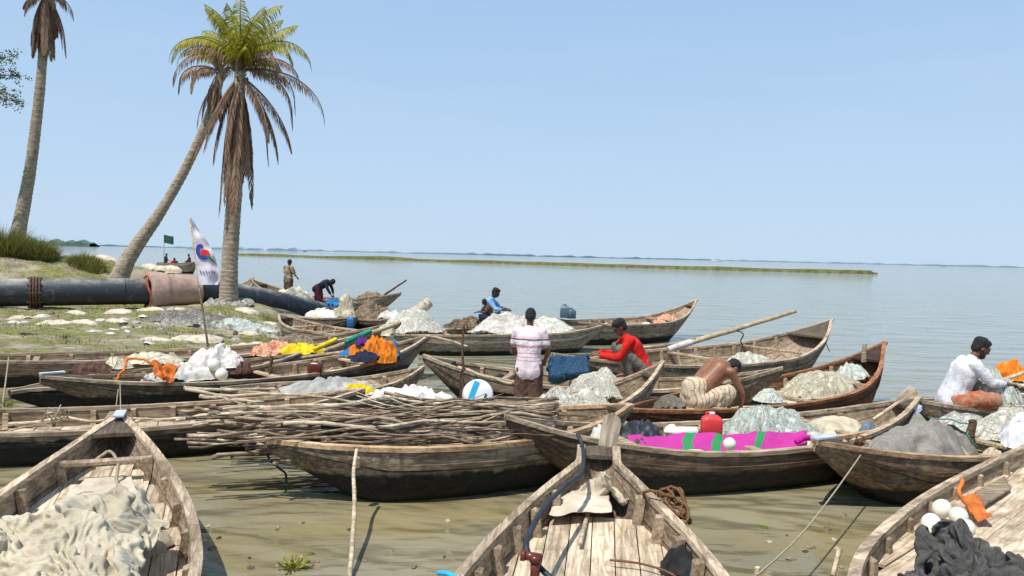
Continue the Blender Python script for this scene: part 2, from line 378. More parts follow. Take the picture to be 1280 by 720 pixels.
# ------------------------------------------------------------------ water
def water():
    m, nt, b = new_mat('muddy river water'); g = N(nt)
    geo = g.n('ShaderNodeNewGeometry').outputs['Position']
    sx = g.n('ShaderNodeSeparateXYZ'); g.l(geo, sx.inputs[0])
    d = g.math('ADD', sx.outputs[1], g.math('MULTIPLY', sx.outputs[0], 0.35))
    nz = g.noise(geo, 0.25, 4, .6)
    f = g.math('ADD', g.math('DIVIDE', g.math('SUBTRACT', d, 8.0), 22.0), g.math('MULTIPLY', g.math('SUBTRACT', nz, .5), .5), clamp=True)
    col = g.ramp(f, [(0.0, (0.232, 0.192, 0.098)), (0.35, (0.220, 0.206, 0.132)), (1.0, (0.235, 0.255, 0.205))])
    col = g.mix(g.ramp(g.noise(g.mapping(geo, (.6, 1.3, 1)), 0.9, 4, .55, .3), [(.38, .0), (.62, .6)]), col, (0.24, 0.225, 0.165))
    col = g.mix(g.ramp(g.noise(g.mapping(geo, (.5, 1.1, 1), loc=(7, 3, 0)), .7, 4, .55, .3), [(.50, .0), (.72, .5)]), col, (0.15, 0.115, 0.055))
    g.l(col, b.inputs['Base Color'])
    b.inputs['Roughness'].default_value = 0.045; b.inputs['IOR'].default_value = 1.333
    b.inputs['Specular IOR Level'].default_value = 0.5
    # ripples: broad, middle and fine
    h1 = g.noise(g.mapping(geo, (0.7, 1.2, 1), (0, 0, R(14))), 0.75, 3, .5, .25)
    h2 = g.noise(g.mapping(geo, (0.55, 1.5, 1), (0, 0, R(-8))), 2.4, 4, .55, .5)
    h3 = g.noise(g.mapping(geo, (0.7, 1.6, 1), (0, 0, R(5))), 9, 3, .5, .3)
    far = g.ramp(g.math('DIVIDE', sx.outputs[1], 40.0, clamp=True), [(0.15, 0.40), (0.6, 1.3)])
    n1 = g.bump(h1, 1.0, 0.42, None)
    bb = g.n('ShaderNodeBump'); bb.inputs['Distance'].default_value = 0.075; g.l(h2, bb.inputs['Height']); g.l(n1, bb.inputs['Normal'])
    g.l(g.math('MULTIPLY', far, 0.9), bb.inputs['Strength'])
    bc = g.n('ShaderNodeBump'); bc.inputs['Distance'].default_value = 0.016; g.l(h3, bc.inputs['Height']); g.l(bb.outputs[0], bc.inputs['Normal'])
    g.l(g.math('MULTIPLY', far, 0.7), bc.inputs['Strength'])
    g.l(bc.outputs[0], b.inputs['Normal'])
    S = 30000
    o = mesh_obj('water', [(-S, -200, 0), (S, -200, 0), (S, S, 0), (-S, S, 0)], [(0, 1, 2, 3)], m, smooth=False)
    meta(o, kind='structure')
water()

# ------------------------------------------------------------------ river bank
shore = [(-70, 9.5), (-14, 10.8), (-9.5, 12.2), (-7.4, 14.2), (-6.3, 16.5), (-5.6, 19), (-5.7, 23), (-7.0, 26.5), (-9.5, 28.8), (-13, 30.0), (-17, 31.5), (-20, 36), (-27, 48), (-70, 75)]
def sdist(x, y):
    best = 1e9; ins = False; n = len(shore)
    for i in range(n):
        x1, y1 = shore[i]; x2, y2 = shore[(i+1) % n]
        dx, dy = x2-x1, y2-y1; t = max(0, min(1, ((x-x1)*dx+(y-y1)*dy)/(dx*dx+dy*dy)))
        best = min(best, math.hypot(x-x1-t*dx, y-y1-t*dy))
        if (y1 > y) != (y2 > y) and x < (x2-x1)*(y-y1)/(y2-y1)+x1: ins = not ins
    return best if ins else -best
def gh(x, y, rough=True):
    s = sdist(x, y)
    h = 0.62*(1-math.exp(-s/4.5)) if s > 0 else max(-1.5, 0.16*s)
    h += 0.50*math.exp(-((x+8.6)**2+(y-24.3)**2)/3.2)
    h += 0.22*math.exp(-((x+8.4)**2/6+(y-22.0)**2/1.2))
    h += 1.50*math.exp(-((x+18.0)**2/9+(y-26.3)**2/3.2)) + .6*math.exp(-((x+14.6)**2/3+(y-25.9)**2/2))
    h += 1.38*math.exp(-((x+15.4)**2/3.5+(y-28.1)**2/1.1)) + 1.12*math.exp(-((x+12.7)**2/2.5+(y-28.3)**2/1.0))
    h += 0.7*math.exp(-((x+30)**2/60+(y-30)**2/60))
    if rough and s > -2:
        h += 0.10*noise.fractal(Vector((x*.5, y*.5, 0)), 1, 2, 4) + 0.035*noise.fractal(Vector((x*2.2, y*2.2, 3)), 1, 2, 3)
    return h
def bank():
    xs = np.concatenate([np.linspace(-70, -26, 40, endpoint=False), np.linspace(-26, -3.5, 226)])
    ys = np.concatenate([np.linspace(8, 32, 230, endpoint=False), np.linspace(32, 78, 50)])
    vs = [(x, y, gh(x, y)) for y in ys for x in xs]; nx = len(xs)
    fs = [(j*nx+i, j*nx+i+1, (j+1)*nx+i+1, (j+1)*nx+i) for j in range(len(ys)-1) for i in range(nx-1)]
    m, nt, b = new_mat('grassy mud'); g = N(nt)
    geo = g.n('ShaderNodeNewGeometry').outputs['Position']; sx = g.n('ShaderNodeSeparateXYZ'); g.l(geo, sx.inputs[0])
    mud = g.ramp(g.noise(geo, 1.6, 8, .7), [(.35, (0.13, 0.108, 0.072)), (.5, (0.30, 0.26, 0.185)), (.68, (0.42, 0.37, 0.27))])
    gr = g.ramp(g.noise(geo, 9, 6, .75), [(.35, (0.07, 0.085, 0.018)), (.65, (0.30, 0.29, 0.09))])
    gm = g.ramp(g.noise(g.mapping(geo, (.55, 1.2, 1)), 0.75, 7, .68, .5), [(.42, 0.0), (.54, 0.9)])
    col = g.mix(gm, mud, gr)
    drift = g.ramp(g.noise(g.mapping(geo, (.8, 2.2, 1), loc=(5, 2, 0)), 1.1, 6, .6), [(.60, 0.0), (.68, .8)])
    col = g.mix(drift, col, (0.48, 0.44, 0.34))
    foot = g.ramp(g.noise(geo, 5.5, 4, .8, .6), [(.56, 0.0), (.66, .6)]); col = g.mix(foot, col, (0.075, 0.062, 0.035))
    wet = g.ramp(sx.outputs[2], [(0.02, 1.0), (0.13, 0.0)])
    col = g.mix(g.math('MULTIPLY', wet, .75), col, (0.085, 0.07, 0.042))
    g.l(col, b.inputs['Base Color']); b.inputs['Roughness'].default_value = .95; b.inputs['Specular IOR Level'].default_value = .15
    g.bump(g.noise(geo, 14, 8, .75), .8, .05, b)
    meta(mesh_obj('river_bank', vs, fs, m), kind='structure')
bank()

def blades(name, spots, mat, label=None, kind=None, cat=None, group=None, parent=None, base=None):
    v = []; f = []
    for (x, y, z, h, wd, lean, az) in spots:
        k = len(v); dx, dy = math.cos(az), math.sin(az); a = random.uniform(0, PI); wx, wy = math.cos(a)*wd, math.sin(a)*wd
        p0 = (x, y, z); p1 = (x+dx*lean*.35, y+dy*lean*.35, z+h*.6); p2 = (x+dx*lean, y+dy*lean, z+h)
        v += [(p0[0]-wx, p0[1]-wy, p0[2]), (p0[0]+wx, p0[1]+wy, p0[2]), (p1[0]+wx*.7, p1[1]+wy*.7, p1[2]), (p1[0]-wx*.7, p1[1]-wy*.7, p1[2]), p2]
        f += [(k, k+1, k+2, k+3), (k+3, k+2, k+4)]
    if base is not None: v = [Vector(q)-Vector(base) for q in v]
    o = mesh_obj(name, v, f, mat, parent, smooth=False, rnd=[random.random() for _ in range(len(v)//5) for _ in range(5)])
    if base is not None: o.location = base
    return meta(o, label, cat, group, kind)
def leaf_mat(name, c1, c2, trans=0.3):
    m, nt, b = new_mat(name); g = N(nt)
    at = g.n('ShaderNodeAttribute', attribute_name='rnd').outputs['Fac']
    col = g.ramp(at, [(0.0, c1), (1.0, c2)])
    nn = g.noise(g.n('ShaderNodeTexCoord').outputs['Object'], 3, 3, .6)
    col = g.mix(g.math('MULTIPLY', nn, .5), col, [x*.6 for x in c1])
    g.l(col, b.inputs['Base Color']); b.inputs['Roughness'].default_value = .6; b.inputs['Specular IOR Level'].default_value = .3
    tr = g.n('ShaderNodeBsdfTranslucent'); g.l(col, tr.inputs[0]); mx = g.n('ShaderNodeMixShader'); mx.inputs[0].default_value = trans
    out = nt.nodes['Material Output']; g.l(b.outputs[0], mx.inputs[1]); g.l(tr.outputs[0], mx.inputs[2]); g.l(mx.outputs[0], out.inputs[0])
    return m
M['grass'] = leaf_mat('short grass', (0.06, 0.085, 0.015), (0.20, 0.20, 0.06))
M['bushgrass'] = leaf_mat('tall grass', (0.09, 0.12, 0.02), (0.38, 0.34, 0.10))
M['green_leaf'] = leaf_mat('yellow green palm leaf', (0.20, 0.26, 0.02), (0.80, 0.64, 0.08), .45)
M['brown_leaf'] = leaf_mat('dry palm leaf', (0.15, 0.085, 0.05), (0.52, 0.35, 0.235), .25)
M['tree_leaf'] = leaf_mat('small tree leaf', (0.07, 0.10, 0.03), (0.22, 0.26, 0.08), .4)
M['weed'] = leaf_mat('water weed', (0.14, 0.17, 0.02), (0.50, 0.48, 0.06), .3)

sp = []
while len(sp) < 15000:
    x = random.uniform(-24, -5); y = random.uniform(11.5, 31)
    s = sdist(x, y)
    if s < .5: continue
    if noise.fractal(Vector((x*.45, y*1.0, 7)), 1, 2, 4) < random.uniform(-.15, .35): continue
    sp.append((x, y, gh(x, y)-.01, random.uniform(.03, .10), .006, random.uniform(0, .05), random.uniform(0, 6.3)))
blades('grass', sp, M['grass'], kind='stuff', label='short green grass growing in patches on the muddy bank', cat='grass')

def tuft(cx, cy, r, h, n, label, group='tall grass clumps on the mound'):
    sp = []
    for i in range(n):
        a = random.uniform(0, 6.3); q = math.sqrt(random.random())*r
        x = cx+math.cos(a)*q*1.25; y = cy+math.sin(a)*q*.8
        dome = 1-.55*(q/r)**2
        sp.append((x, y, gh(x, y)-.05, h*dome*random.uniform(.45, 1.1), random.uniform(.008, .016), random.uniform(.10, .85)*h*.8, a+random.uniform(-.9, .9)))
    blades('grass_clump', sp, M['bushgrass'], label, None, 'grass clump', group, base=(cx, cy, gh(cx, cy)))
tuft(-17.9, 27.0, .95, 1.3, 3600, 'bushy green grass clump at the left edge of the frame beneath the tall palm')
tuft(-16.6, 27.0, .5, .95, 1600, 'yellow tinged grass clump on the right end of the mound')
tuft(-15.0, 27.2, .5, .5, 900, 'small low grass clump beside the sandbags right of the mound')
tuft(-6.9, 22.6, .45, .16, 500, 'low green grass fringe below the upright palm beside the black pipe')

# ------------------------------------------------------------------ far land
def strip(name, pts, h, mat, hn=.4, seg=6):
    # land strip: pts = front edge (x,y), width back
    vs = []; fs = []; n = 0
    P2 = []
    for i in range(len(pts)-1):
        for k in range(seg):
            t = k/seg; P2.append((pts[i][0]*(1-t)+pts[i+1][0]*t, pts[i][1]*(1-t)+pts[i+1][1]*t, pts[i][2]*(1-t)+pts[i+1][2]*t))
    P2.append(pts[-1])
    for (x, y, wd) in P2:
        hh = h*(1+hn*noise.fractal(Vector((x*.03, y*.01, 1)), 1, 2, 5))
        if wd < 1: hh *= .5
        vs += [(x, y-.5, -.3), (x, y, hh*.75), (x, y+wd*.5, hh), (x, y+wd, -.3)]
    for i in range(len(P2)-1):
        for k in range(3): fs.append((i*4+k, (i+1)*4+k, (i+1)*4+k+1, i*4+k+1))
    return meta(mesh_obj(name, vs, fs, mat, smooth=False), kind='structure')
def flatmat(name, c, c2, scale):
    m, nt, b = new_mat(name); g = N(nt)
    geo = g.n('ShaderNodeNewGeometry').outputs['Position']
    g.l(g.ramp(g.noise(geo, scale, 6, .7), [(.35, c), (.65, c2)]), b.inputs['Base Color']); b.inputs['Roughness'].default_value = 1; b.inputs['Specular IOR Level'].default_value = 0
    return m
a = PZ(1097, 343, 0); b_ = PZ(860, 337, 0); c_ = PZ(600, 329, 0); d_ = PZ(400, 322.5, 0); e_ = PZ(290, 319, 0)
strip('sandbank', [(e_.x, e_.y, 50), (d_.x, d_.y, 40), (c_.x, c_.y, 30), (b_.x, b_.y, 16), (a.x-12, a.y+1, 6), (a.x, a.y, .6)], .70,
      flatmat('reedy sandbank', (0.07, 0.075, 0.03), (0.20, 0.20, 0.085), .8), .75, 30)
rnd_ = random.Random(3)
hillm = flatmat('hazy far shore trees', (0.20, 0.29, 0.36), (0.25, 0.34, 0.41), .01)  # aerial haze is painted into this pale blue grey
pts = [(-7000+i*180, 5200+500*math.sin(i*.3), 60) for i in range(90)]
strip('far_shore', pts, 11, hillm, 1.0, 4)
hm2 = flatmat('hazy nearer shore trees', (0.085, 0.13, 0.115), (0.13, 0.18, 0.15), .05)  # weaker painted haze in the nearer tree colour
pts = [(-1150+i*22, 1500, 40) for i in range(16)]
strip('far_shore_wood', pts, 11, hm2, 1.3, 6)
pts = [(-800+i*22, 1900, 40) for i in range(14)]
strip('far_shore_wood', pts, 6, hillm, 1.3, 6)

# ------------------------------------------------------------------ palms
def trunk(name, pts, rads, parent, mat, rings=60):
    # smooth curve through pts, ringed
    P = [Vector(p) for p in pts]; n = rings*3; out = []; rr = []
    L = len(P)-1
    for i in range(n+1):
        u = i/n*L; k = min(int(u), L-1); t = u-k
        p0 = P[max(k-1, 0)]; p1 = P[k]; p2 = P[k+1]; p3 = P[min(k+2, L)]
        q = 0.5*((2*p1)+(p2-p0)*t+(2*p0-5*p1+4*p2-p3)*t*t+(3*p1-p0-3*p2+p3)*t**3)
        r = rads[k]*(1-t)+rads[k+1]*t
        out.append(q); rr.append(r*(1+(.035 if i % 3 == 0 else -.015))*(1+.04*noise.noise(q*1.3)))
    mb = MB(); mb.sweep(out, rr, 14, True, jag=.02)
    return mb.build(name, mat, parent, True), out
def trunk_mat():
    m, nt, b = new_mat('palm bark'); g = N(nt)
    tc = g.n('ShaderNodeTexCoord').outputs['Object']
    col = g.ramp(g.noise(g.mapping(tc, (1, 1, 3)), 4, 8, .75), [(.34, (0.17, 0.13, 0.09)), (.5, (0.36, 0.295, 0.22)), (.68, (0.54, 0.455, 0.35))])
    sp_ = g.ramp(g.noise(tc, 11, 4, .7), [(.6, 0.0), (.68, .7)]); col = g.mix(sp_, col, (0.10, 0.08, 0.06))
    g.l(col, b.inputs['Base Color']); b.inputs['Roughness'].default_value = .95; b.inputs['Specular IOR Level'].default_value = .1
    g.bump(g.noise(g.mapping(tc, (1, 1, 6)), 5, 7, .7), .9, .04, b)
    return m
M['palmbark'] = trunk_mat()
def frond(parent, origin, az, el0, length, droop, mat, nl=46, leaf=0.55, hang=0.0, width=0.022, curl=0):
    # rachis
    pts = []; p = Vector(origin); el = el0; n = 22; step = length/n
    for i in range(n+1):
        pts.append(p.copy()); d = Vector((math.cos(az)*math.cos(el), math.sin(az)*math.cos(el), math.sin(el)))
        p = p + d*step; el -= droop/n*(0.5+1.1*i/n); el = max(el, -1.5); az += curl/n
    mb = MB(); mb.sweep(pts, [0.035*(1-.85*i/n) for i in range(n+1)], 4, False, r=.3)
    for j in range(nl):
        u = 0.12+0.88*j/(nl-1); k = min(int(u*n), n-1); t = u*n-k; q = pts[k].lerp(pts[k+1], t); tg = (pts[k+1]-pts[k]).normalized()
        side0 = tg.cross(Vector((0, 0, 1)))
        if side0.length < .2: side0 = Vector((-math.sin(az), math.cos(az), 0))
        side0.normalize()
        ll = leaf*(math.sin(PI*min(1, (u*.9+.12)))**.6+.1)*random.uniform(.75, 1.1)
        for s in (-1, 1):
            if random.random() < .08: continue
            dr = (side0*s*(1-hang*.8) + tg*random.uniform(.35, .7) + Vector((0, 0, -1))*(random.uniform(.15, .4)+hang*1.6)).normalized()
            dr2 = (dr + Vector((0, 0, -1))*(random.uniform(.5, 1.0)+hang)).normalized()
            wv = tg*width*random.uniform(.7, 1.2)
            if abs(wv.normalized().dot(dr)) > .8: wv = side0*width
            a = q; b1 = q+dr*ll*.5; c1 = b1+dr2*ll*.5
            mb.add([a-wv*.4, a+wv*.4, b1+wv, b1-wv, c1], [(0, 1, 2, 3), (3, 2, 4)])
    return mb.build('frond', mat, parent, False)

def palm(label, pts, rads, greens, browns, hangers, scale=1.0, shift=(0, 0, 0), seed=1, rings=55):
    random.seed(seed)
    base = Vector(pts[0]); T = thing('palm_tree', label, 'palm tree', base)
    loc = [Vector(p)-base for p in pts]
    o, out = trunk('trunk', loc, rads, T, M['palmbark'], rings)
    top = out[-1]
    mb = MB()
    for i in range(26):     # fibrous leaf bases
        a = random.uniform(0, 6.3); z = random.uniform(-.5, .35)*scale
        d = Vector((math.cos(a), math.sin(a), random.uniform(.6, 1.4))).normalized()
        q = top+Vector((0, 0, z)); mb.sweep([q, q+d*.22*scale, q+d*.4*scale], [.06*scale, .045*scale, .02*scale], 5)
    mb.build('leaf_bases', M['bark'], T)
    for k in greens: frond(T, top+Vector((0, 0, .25*scale)), *k)
    for k in browns: frond(T, top+Vector((0, 0, .05)), *k)
    for k in hangers: frond(T, top+Vector((0, 0, -.1)), *k)
    return T
G, B = M['green_leaf'], M['brown_leaf']
# upright palm
Y0 = 24.0
base = PY(286, 362, Y0); crown = PY(300, 90, Y0)
bz = gh(base.x, base.y)
pts = [Vector((base.x, base.y, bz-.3)), PY(287, 330, Y0), PY(293, 240, Y0), PY(297, 160, Y0), crown]
def rr(n, s, lo, hi, el, ln, dr, mat, leaf, hang, seed):
    r_ = random.Random(seed); out = []
    for i in range(n):
        az = lo+(hi-lo)*(i+.5)/n+r_.uniform(-.2, .2)
        out.append((az, r_.uniform(*el), r_.uniform(*ln)*s, r_.uniform(*dr), mat, 74, leaf*s, hang, .016, r_.uniform(-.3, .3)))
    return out
greens = rr(11, 1, 0, 2*PI, (.95, 1.5), (1.7, 2.5), (.4, 1.4), G, .62, .3, 3) + rr(3, 1, 0, 2*PI, (.6, 1.0), (1.4, 1.9), (1.4, 2.4), G, .5, .45, 4)
greens += [(PI-.15, 1.0, 3.0, 2.6, G, 72, .45, .35, .016, .1), (PI+.35, .9, 2.7, 2.6, G, 70, .42, .35, .016, .1), (.1, .95, 2.9, 2.6, G, 70, .45, .35, .016, 0), (-.4, .8, 2.6, 2.4, G, 70, .42, .4, .016, 0)]
browns = [(PI-.1, .75, 2.9, 2.6, B, 70, .40, .30, .015, .1), (PI+.35, .95, 2.4, 2.6, B, 70, .38, .30, .015, .1), (-.05, .65, 2.5, 2.4, B, 70, .38, .30, .015, 0), (.3, .3, 2.6, 2.6, B, 70, .40, .4, .015, -.2), (-.25, .0, 3.0, 2.2, B, 70, .40, .45, .015, .1),
          (-.5, .9, 2.3, 2.9, B, 66, .38, .35, .015, 0), (.05, .15, 3.5, 1.8, B, 76, .45, .45, .015, 0), (PI-.6, .4, 2.6, 3., B, 66, .38, .5, .015, 0)]
hang = rr(22, 1, PI*.3, PI*1.8, (-1.5, -1.2), (2.2, 4.6), (.2, .6), B, .50, .5, 5) + rr(16, 1, PI*.6, PI*1.5, (-1.3, -.9), (1.6, 3.6), (.3, .8), B, .46, .55, 35) + rr(4, 1, -.9, .3, (-1.0, -.5), (2.4, 3.4), (.6, 1.2), B, .5, .7, 6)
palm('upright palm with yellow green crown and long skirt of dead fronds beside the flag', pts, [.32, .245, .225, .21, .16], greens, browns, hang, seed=11)
# leaning palm
Y1 = 26.5
base = PY(143, 345, Y1-.5); bz = gh(base.x, base.y)
pts = [Vector((base.x-.1, base.y, bz-.4)), PY(158, 328, Y1-.4), PY(205, 258, Y1-.2), PY(242, 190, Y1), PY(268, 125, Y1+.2), PY(276, 92, Y1+.4)]
palm('leaning palm whose curved trunk slants up behind the crown of the upright palm', pts, [.46, .26, .17, .155, .14, .13],
     [(PI*.9, .9, 1.8, 1.5, G, 40, .5, .3, .024, 0), (PI*.5, 1.2, 1.8, 1.2, G, 40, .5, .3, .024, 0)], [(PI*1.05, .5, 2.1, 2.8, B, 44, .5, .5, .024, 0), (PI*1.3, .3, 1.8, 2.8, B, 44, .45, .5, .024, 0)],
     rr(9, 1, PI*.6, PI*1.6, (-1.2, -.8), (1.4, 2.3), (.4, 1.), B, .45, .85, 9), seed=12)
# left palm
Y2 = 32
base = PY(22, 312, Y2); pts = [PY(18, 325, Y2), PY(24, 285, Y2), PY(38, 210, Y2), PY(50, 110, Y2), PY(56, 30, Y2), PY(58, -12, Y2)]
palm('tall palm at the far left with pale curved trunk rising out of the grassy mound', pts, [.38, .28, .22, .185, .16, .15],
     rr(10, 1.2, 0, 2*PI, (.9, 1.4), (2.4, 3), (.6, 1.2), G, .6, .2, 13), rr(5, 1.0, 0, 2*PI, (-.6, -.2), (1.2, 1.8), (.9, 1.4), B, .5, .7, 14),
     rr(44, 1, 0, 2*PI, (-1.5, -.95), (1.2, 2.9), (.3, .9), B, .55, .5, 15), seed=13, rings=70)

# small broadleaf tree: trunk outside frame, branch tips reach in
def side_tree():
    random.seed(21)
    Y = 30; b0 = PY(-150, 330, Y); T = thing('broadleaf_tree', 'leafy tree branches reaching in at the left edge beside the tall palm', 'tree', (b0.x, b0.y, gh(b0.x, b0.y)-.2))
    o0 = T.location
    mb = MB(); top = PY(-120, 110, Y)-o0
    mb.sweep([Vector((0, 0, 0)), top*.5+Vector((.2, .1, 0)), top], [.3, .22, .12], 10)
    tips = []
    for (px, py, dy) in [(22, 70, 0), (30, 95, .4), (12, 118, -.3), (28, 130, .5), (2, 85, .2), (-30, 60, 0), (-60, 30, 1), (-90, 90, -1), (-40, 120, 1), (-130, 20, 0), (-180, 60, .5), (-200, 110, -.5), (-70, 140, -.6)]:
        e = PY(px, py, Y+dy)-o0; mid = top.lerp(e, .5)+Vector((0, 0, .35)); s = top*random.uniform(.75, 1.0)
        mb.sweep([s, mid, e], [.07, .035, .01], 5); tips.append((s, mid, e))
    mb.build('trunk', M['bark'], T, True)
    lf = MB()
    for (s, mid, e) in tips:
        for c in range(60):
            t = random.random()**.6; q = mid.lerp(e, t)+Vector([random.gauss(0, .13) for _ in range(3)])
            for j in range(7):
                p = q+Vector([random.gauss(0, .06) for _ in range(3)]); a = Vector([random.uniform(-1, 1) for _ in range(3)]).normalized()*.055
                b2 = a.cross(Vector([random.uniform(-1, 1) for _ in range(3)])).normalized()*.025
                lf.add([p-a, p+b2, p+a, p-b2], [(0, 1, 2, 3)])
    lf.build('crown', M['tree_leaf'], T)
side_tree()

# ------------------------------------------------------------------ pipe
def pipe():
    random.seed(5)
    A = PY(-160, 366, 21.0); B1 = PY(0, 366, 22.2); W0 = PY(187, 364, 24.0); W1 = PY(252, 362, 24.9); D = PY(330, 375, 26.5); E = PY(392, 389, 28.2); Fp = PY(430, 402, 29.2)
    T = thing('dredge_pipe', 'long black dredging pipe lying across the bank with pink cloth wrap and rusty flange', 'pipe', (A.x, A.y, 0)); o = Vector((A.x, A.y, 0))
    m, nt, b = new_mat('patchy black pipe'); g = N(nt)
    tc = g.n('ShaderNodeTexCoord').outputs['Object']; geo = g.n('ShaderNodeNewGeometry'); sn = g.n('ShaderNodeSeparateXYZ'); g.l(geo.outputs['Normal'], sn.inputs[0])
    top_pale = g.math('MULTIPLY', g.ramp(sn.outputs[2], [(.55, 0.0), (.95, 1.0)]), g.ramp(g.noise(g.mapping(tc, (1, 1, 1)), 1.8, 7, .75), [(.38, .1), (.6, .95)]))  # patchy paler tone on the upward faces of the pipe
    st = g.ramp(g.noise(tc, 3.2, 6, .75, 1), [(.55, 0.0), (.66, .35)])
    col = g.mix(st, (0.022, 0.026, 0.036), (0.25, 0.23, 0.17)); col = g.mix(top_pale, col, (0.42, 0.40, 0.34))
    g.l(col, b.inputs['Base Color']); b.inputs['Roughness'].default_value = .5
    mb = MB(); mb.sweep([A-o, B1-o, W0-o, W1-o, D-o, E-o, Fp-o], .40, 32); mb.build('pipe_body', m, T, True)
    def along(p, q, t): return p.lerp(q, t)-o
    mb = MB()
    c = along(B1, W0, .215); d = (W0-B1).normalized()
    for k, (a, r) in enumerate([(-.10, .47), (-.02, .47), (.05, .47), (.13, .45)]):
        mb.sweep([c+d*a, c+d*(a+.045)], r, 28)
    for i in range(10):
        a = i/10*2*PI; pn = d.cross(Vector((0, 0, 1))).normalized(); q = c+(pn*math.cos(a)+d.cross(pn)*math.sin(a))*.445
        mb.sweep([q-d*.16, q+d*.22], .022, 6)
    mb.build('flange', M['rust'], T)
    for (p, q, t) in [(D, E, .35), (W0, B1, .18)]:
        mb = MB(); c = along(p, q, t); d2 = (q-p).normalized(); mb.sweep([c-d2*.03, c+d2*.03], .415, 28); mb.build('weld_ring', m, T, True)
    # wrap
    n = 26; vs = []; fs = []; ns = 40
    dd = (W1-W0).normalized(); pn = dd.cross(Vector((0, 0, 1))).normalized(); bn = pn.cross(dd)
    for i in range(n+1):
        t = i/n; c = along(W0, W1, t-.03)
        r0 = .60-.10*t
        if i == 0: r0 = .50
        if t > .35: r0 -= .035
        for k in range(ns):
            a = 2*PI*k/ns; r = r0*(1+.035*noise.noise(Vector((math.cos(a)*1.5, math.sin(a)*1.5, t*3)))+.012*math.sin(t*60))
            edge = (.10*noise.noise(Vector((math.cos(a)*2, math.sin(a)*2, 9))) if i == 0 else 0)
            vs.append(c+dd*edge+(pn*math.cos(a)+bn*math.sin(a))*r)
    for i in range(n):
        for k in range(ns): fs.append((i*ns+k, i*ns+(k+1) % ns, (i+1)*ns+(k+1) % ns, (i+1)*ns+k))
    fs.append(tuple(range(ns))); fs.append(tuple(range(n*ns, (n+1)*ns)))
    mw = cloth_mat('faded pink tarpaulin', (0.50, 0.35, 0.29), (0.40, 0.28, 0.23), 3, bumpd=.04)
    WR = mesh_obj('tarpaulin_wrap', vs, fs, mw, T)
    mb = MB(); c = along(W0, W1, -.02); ring = []
    for k in range(33):
        a = 2*PI*k/32; ring.append(c-dd*(.05+.06*math.sin(a*3))+(pn*math.cos(a)+bn*math.sin(a))*.50)
    mb.sweep(ring, .035, 6, False); mb.build('wrap_hem', cloth_mat('red orange hem', (0.55, 0.14, 0.08)), WR, True)
pipe()

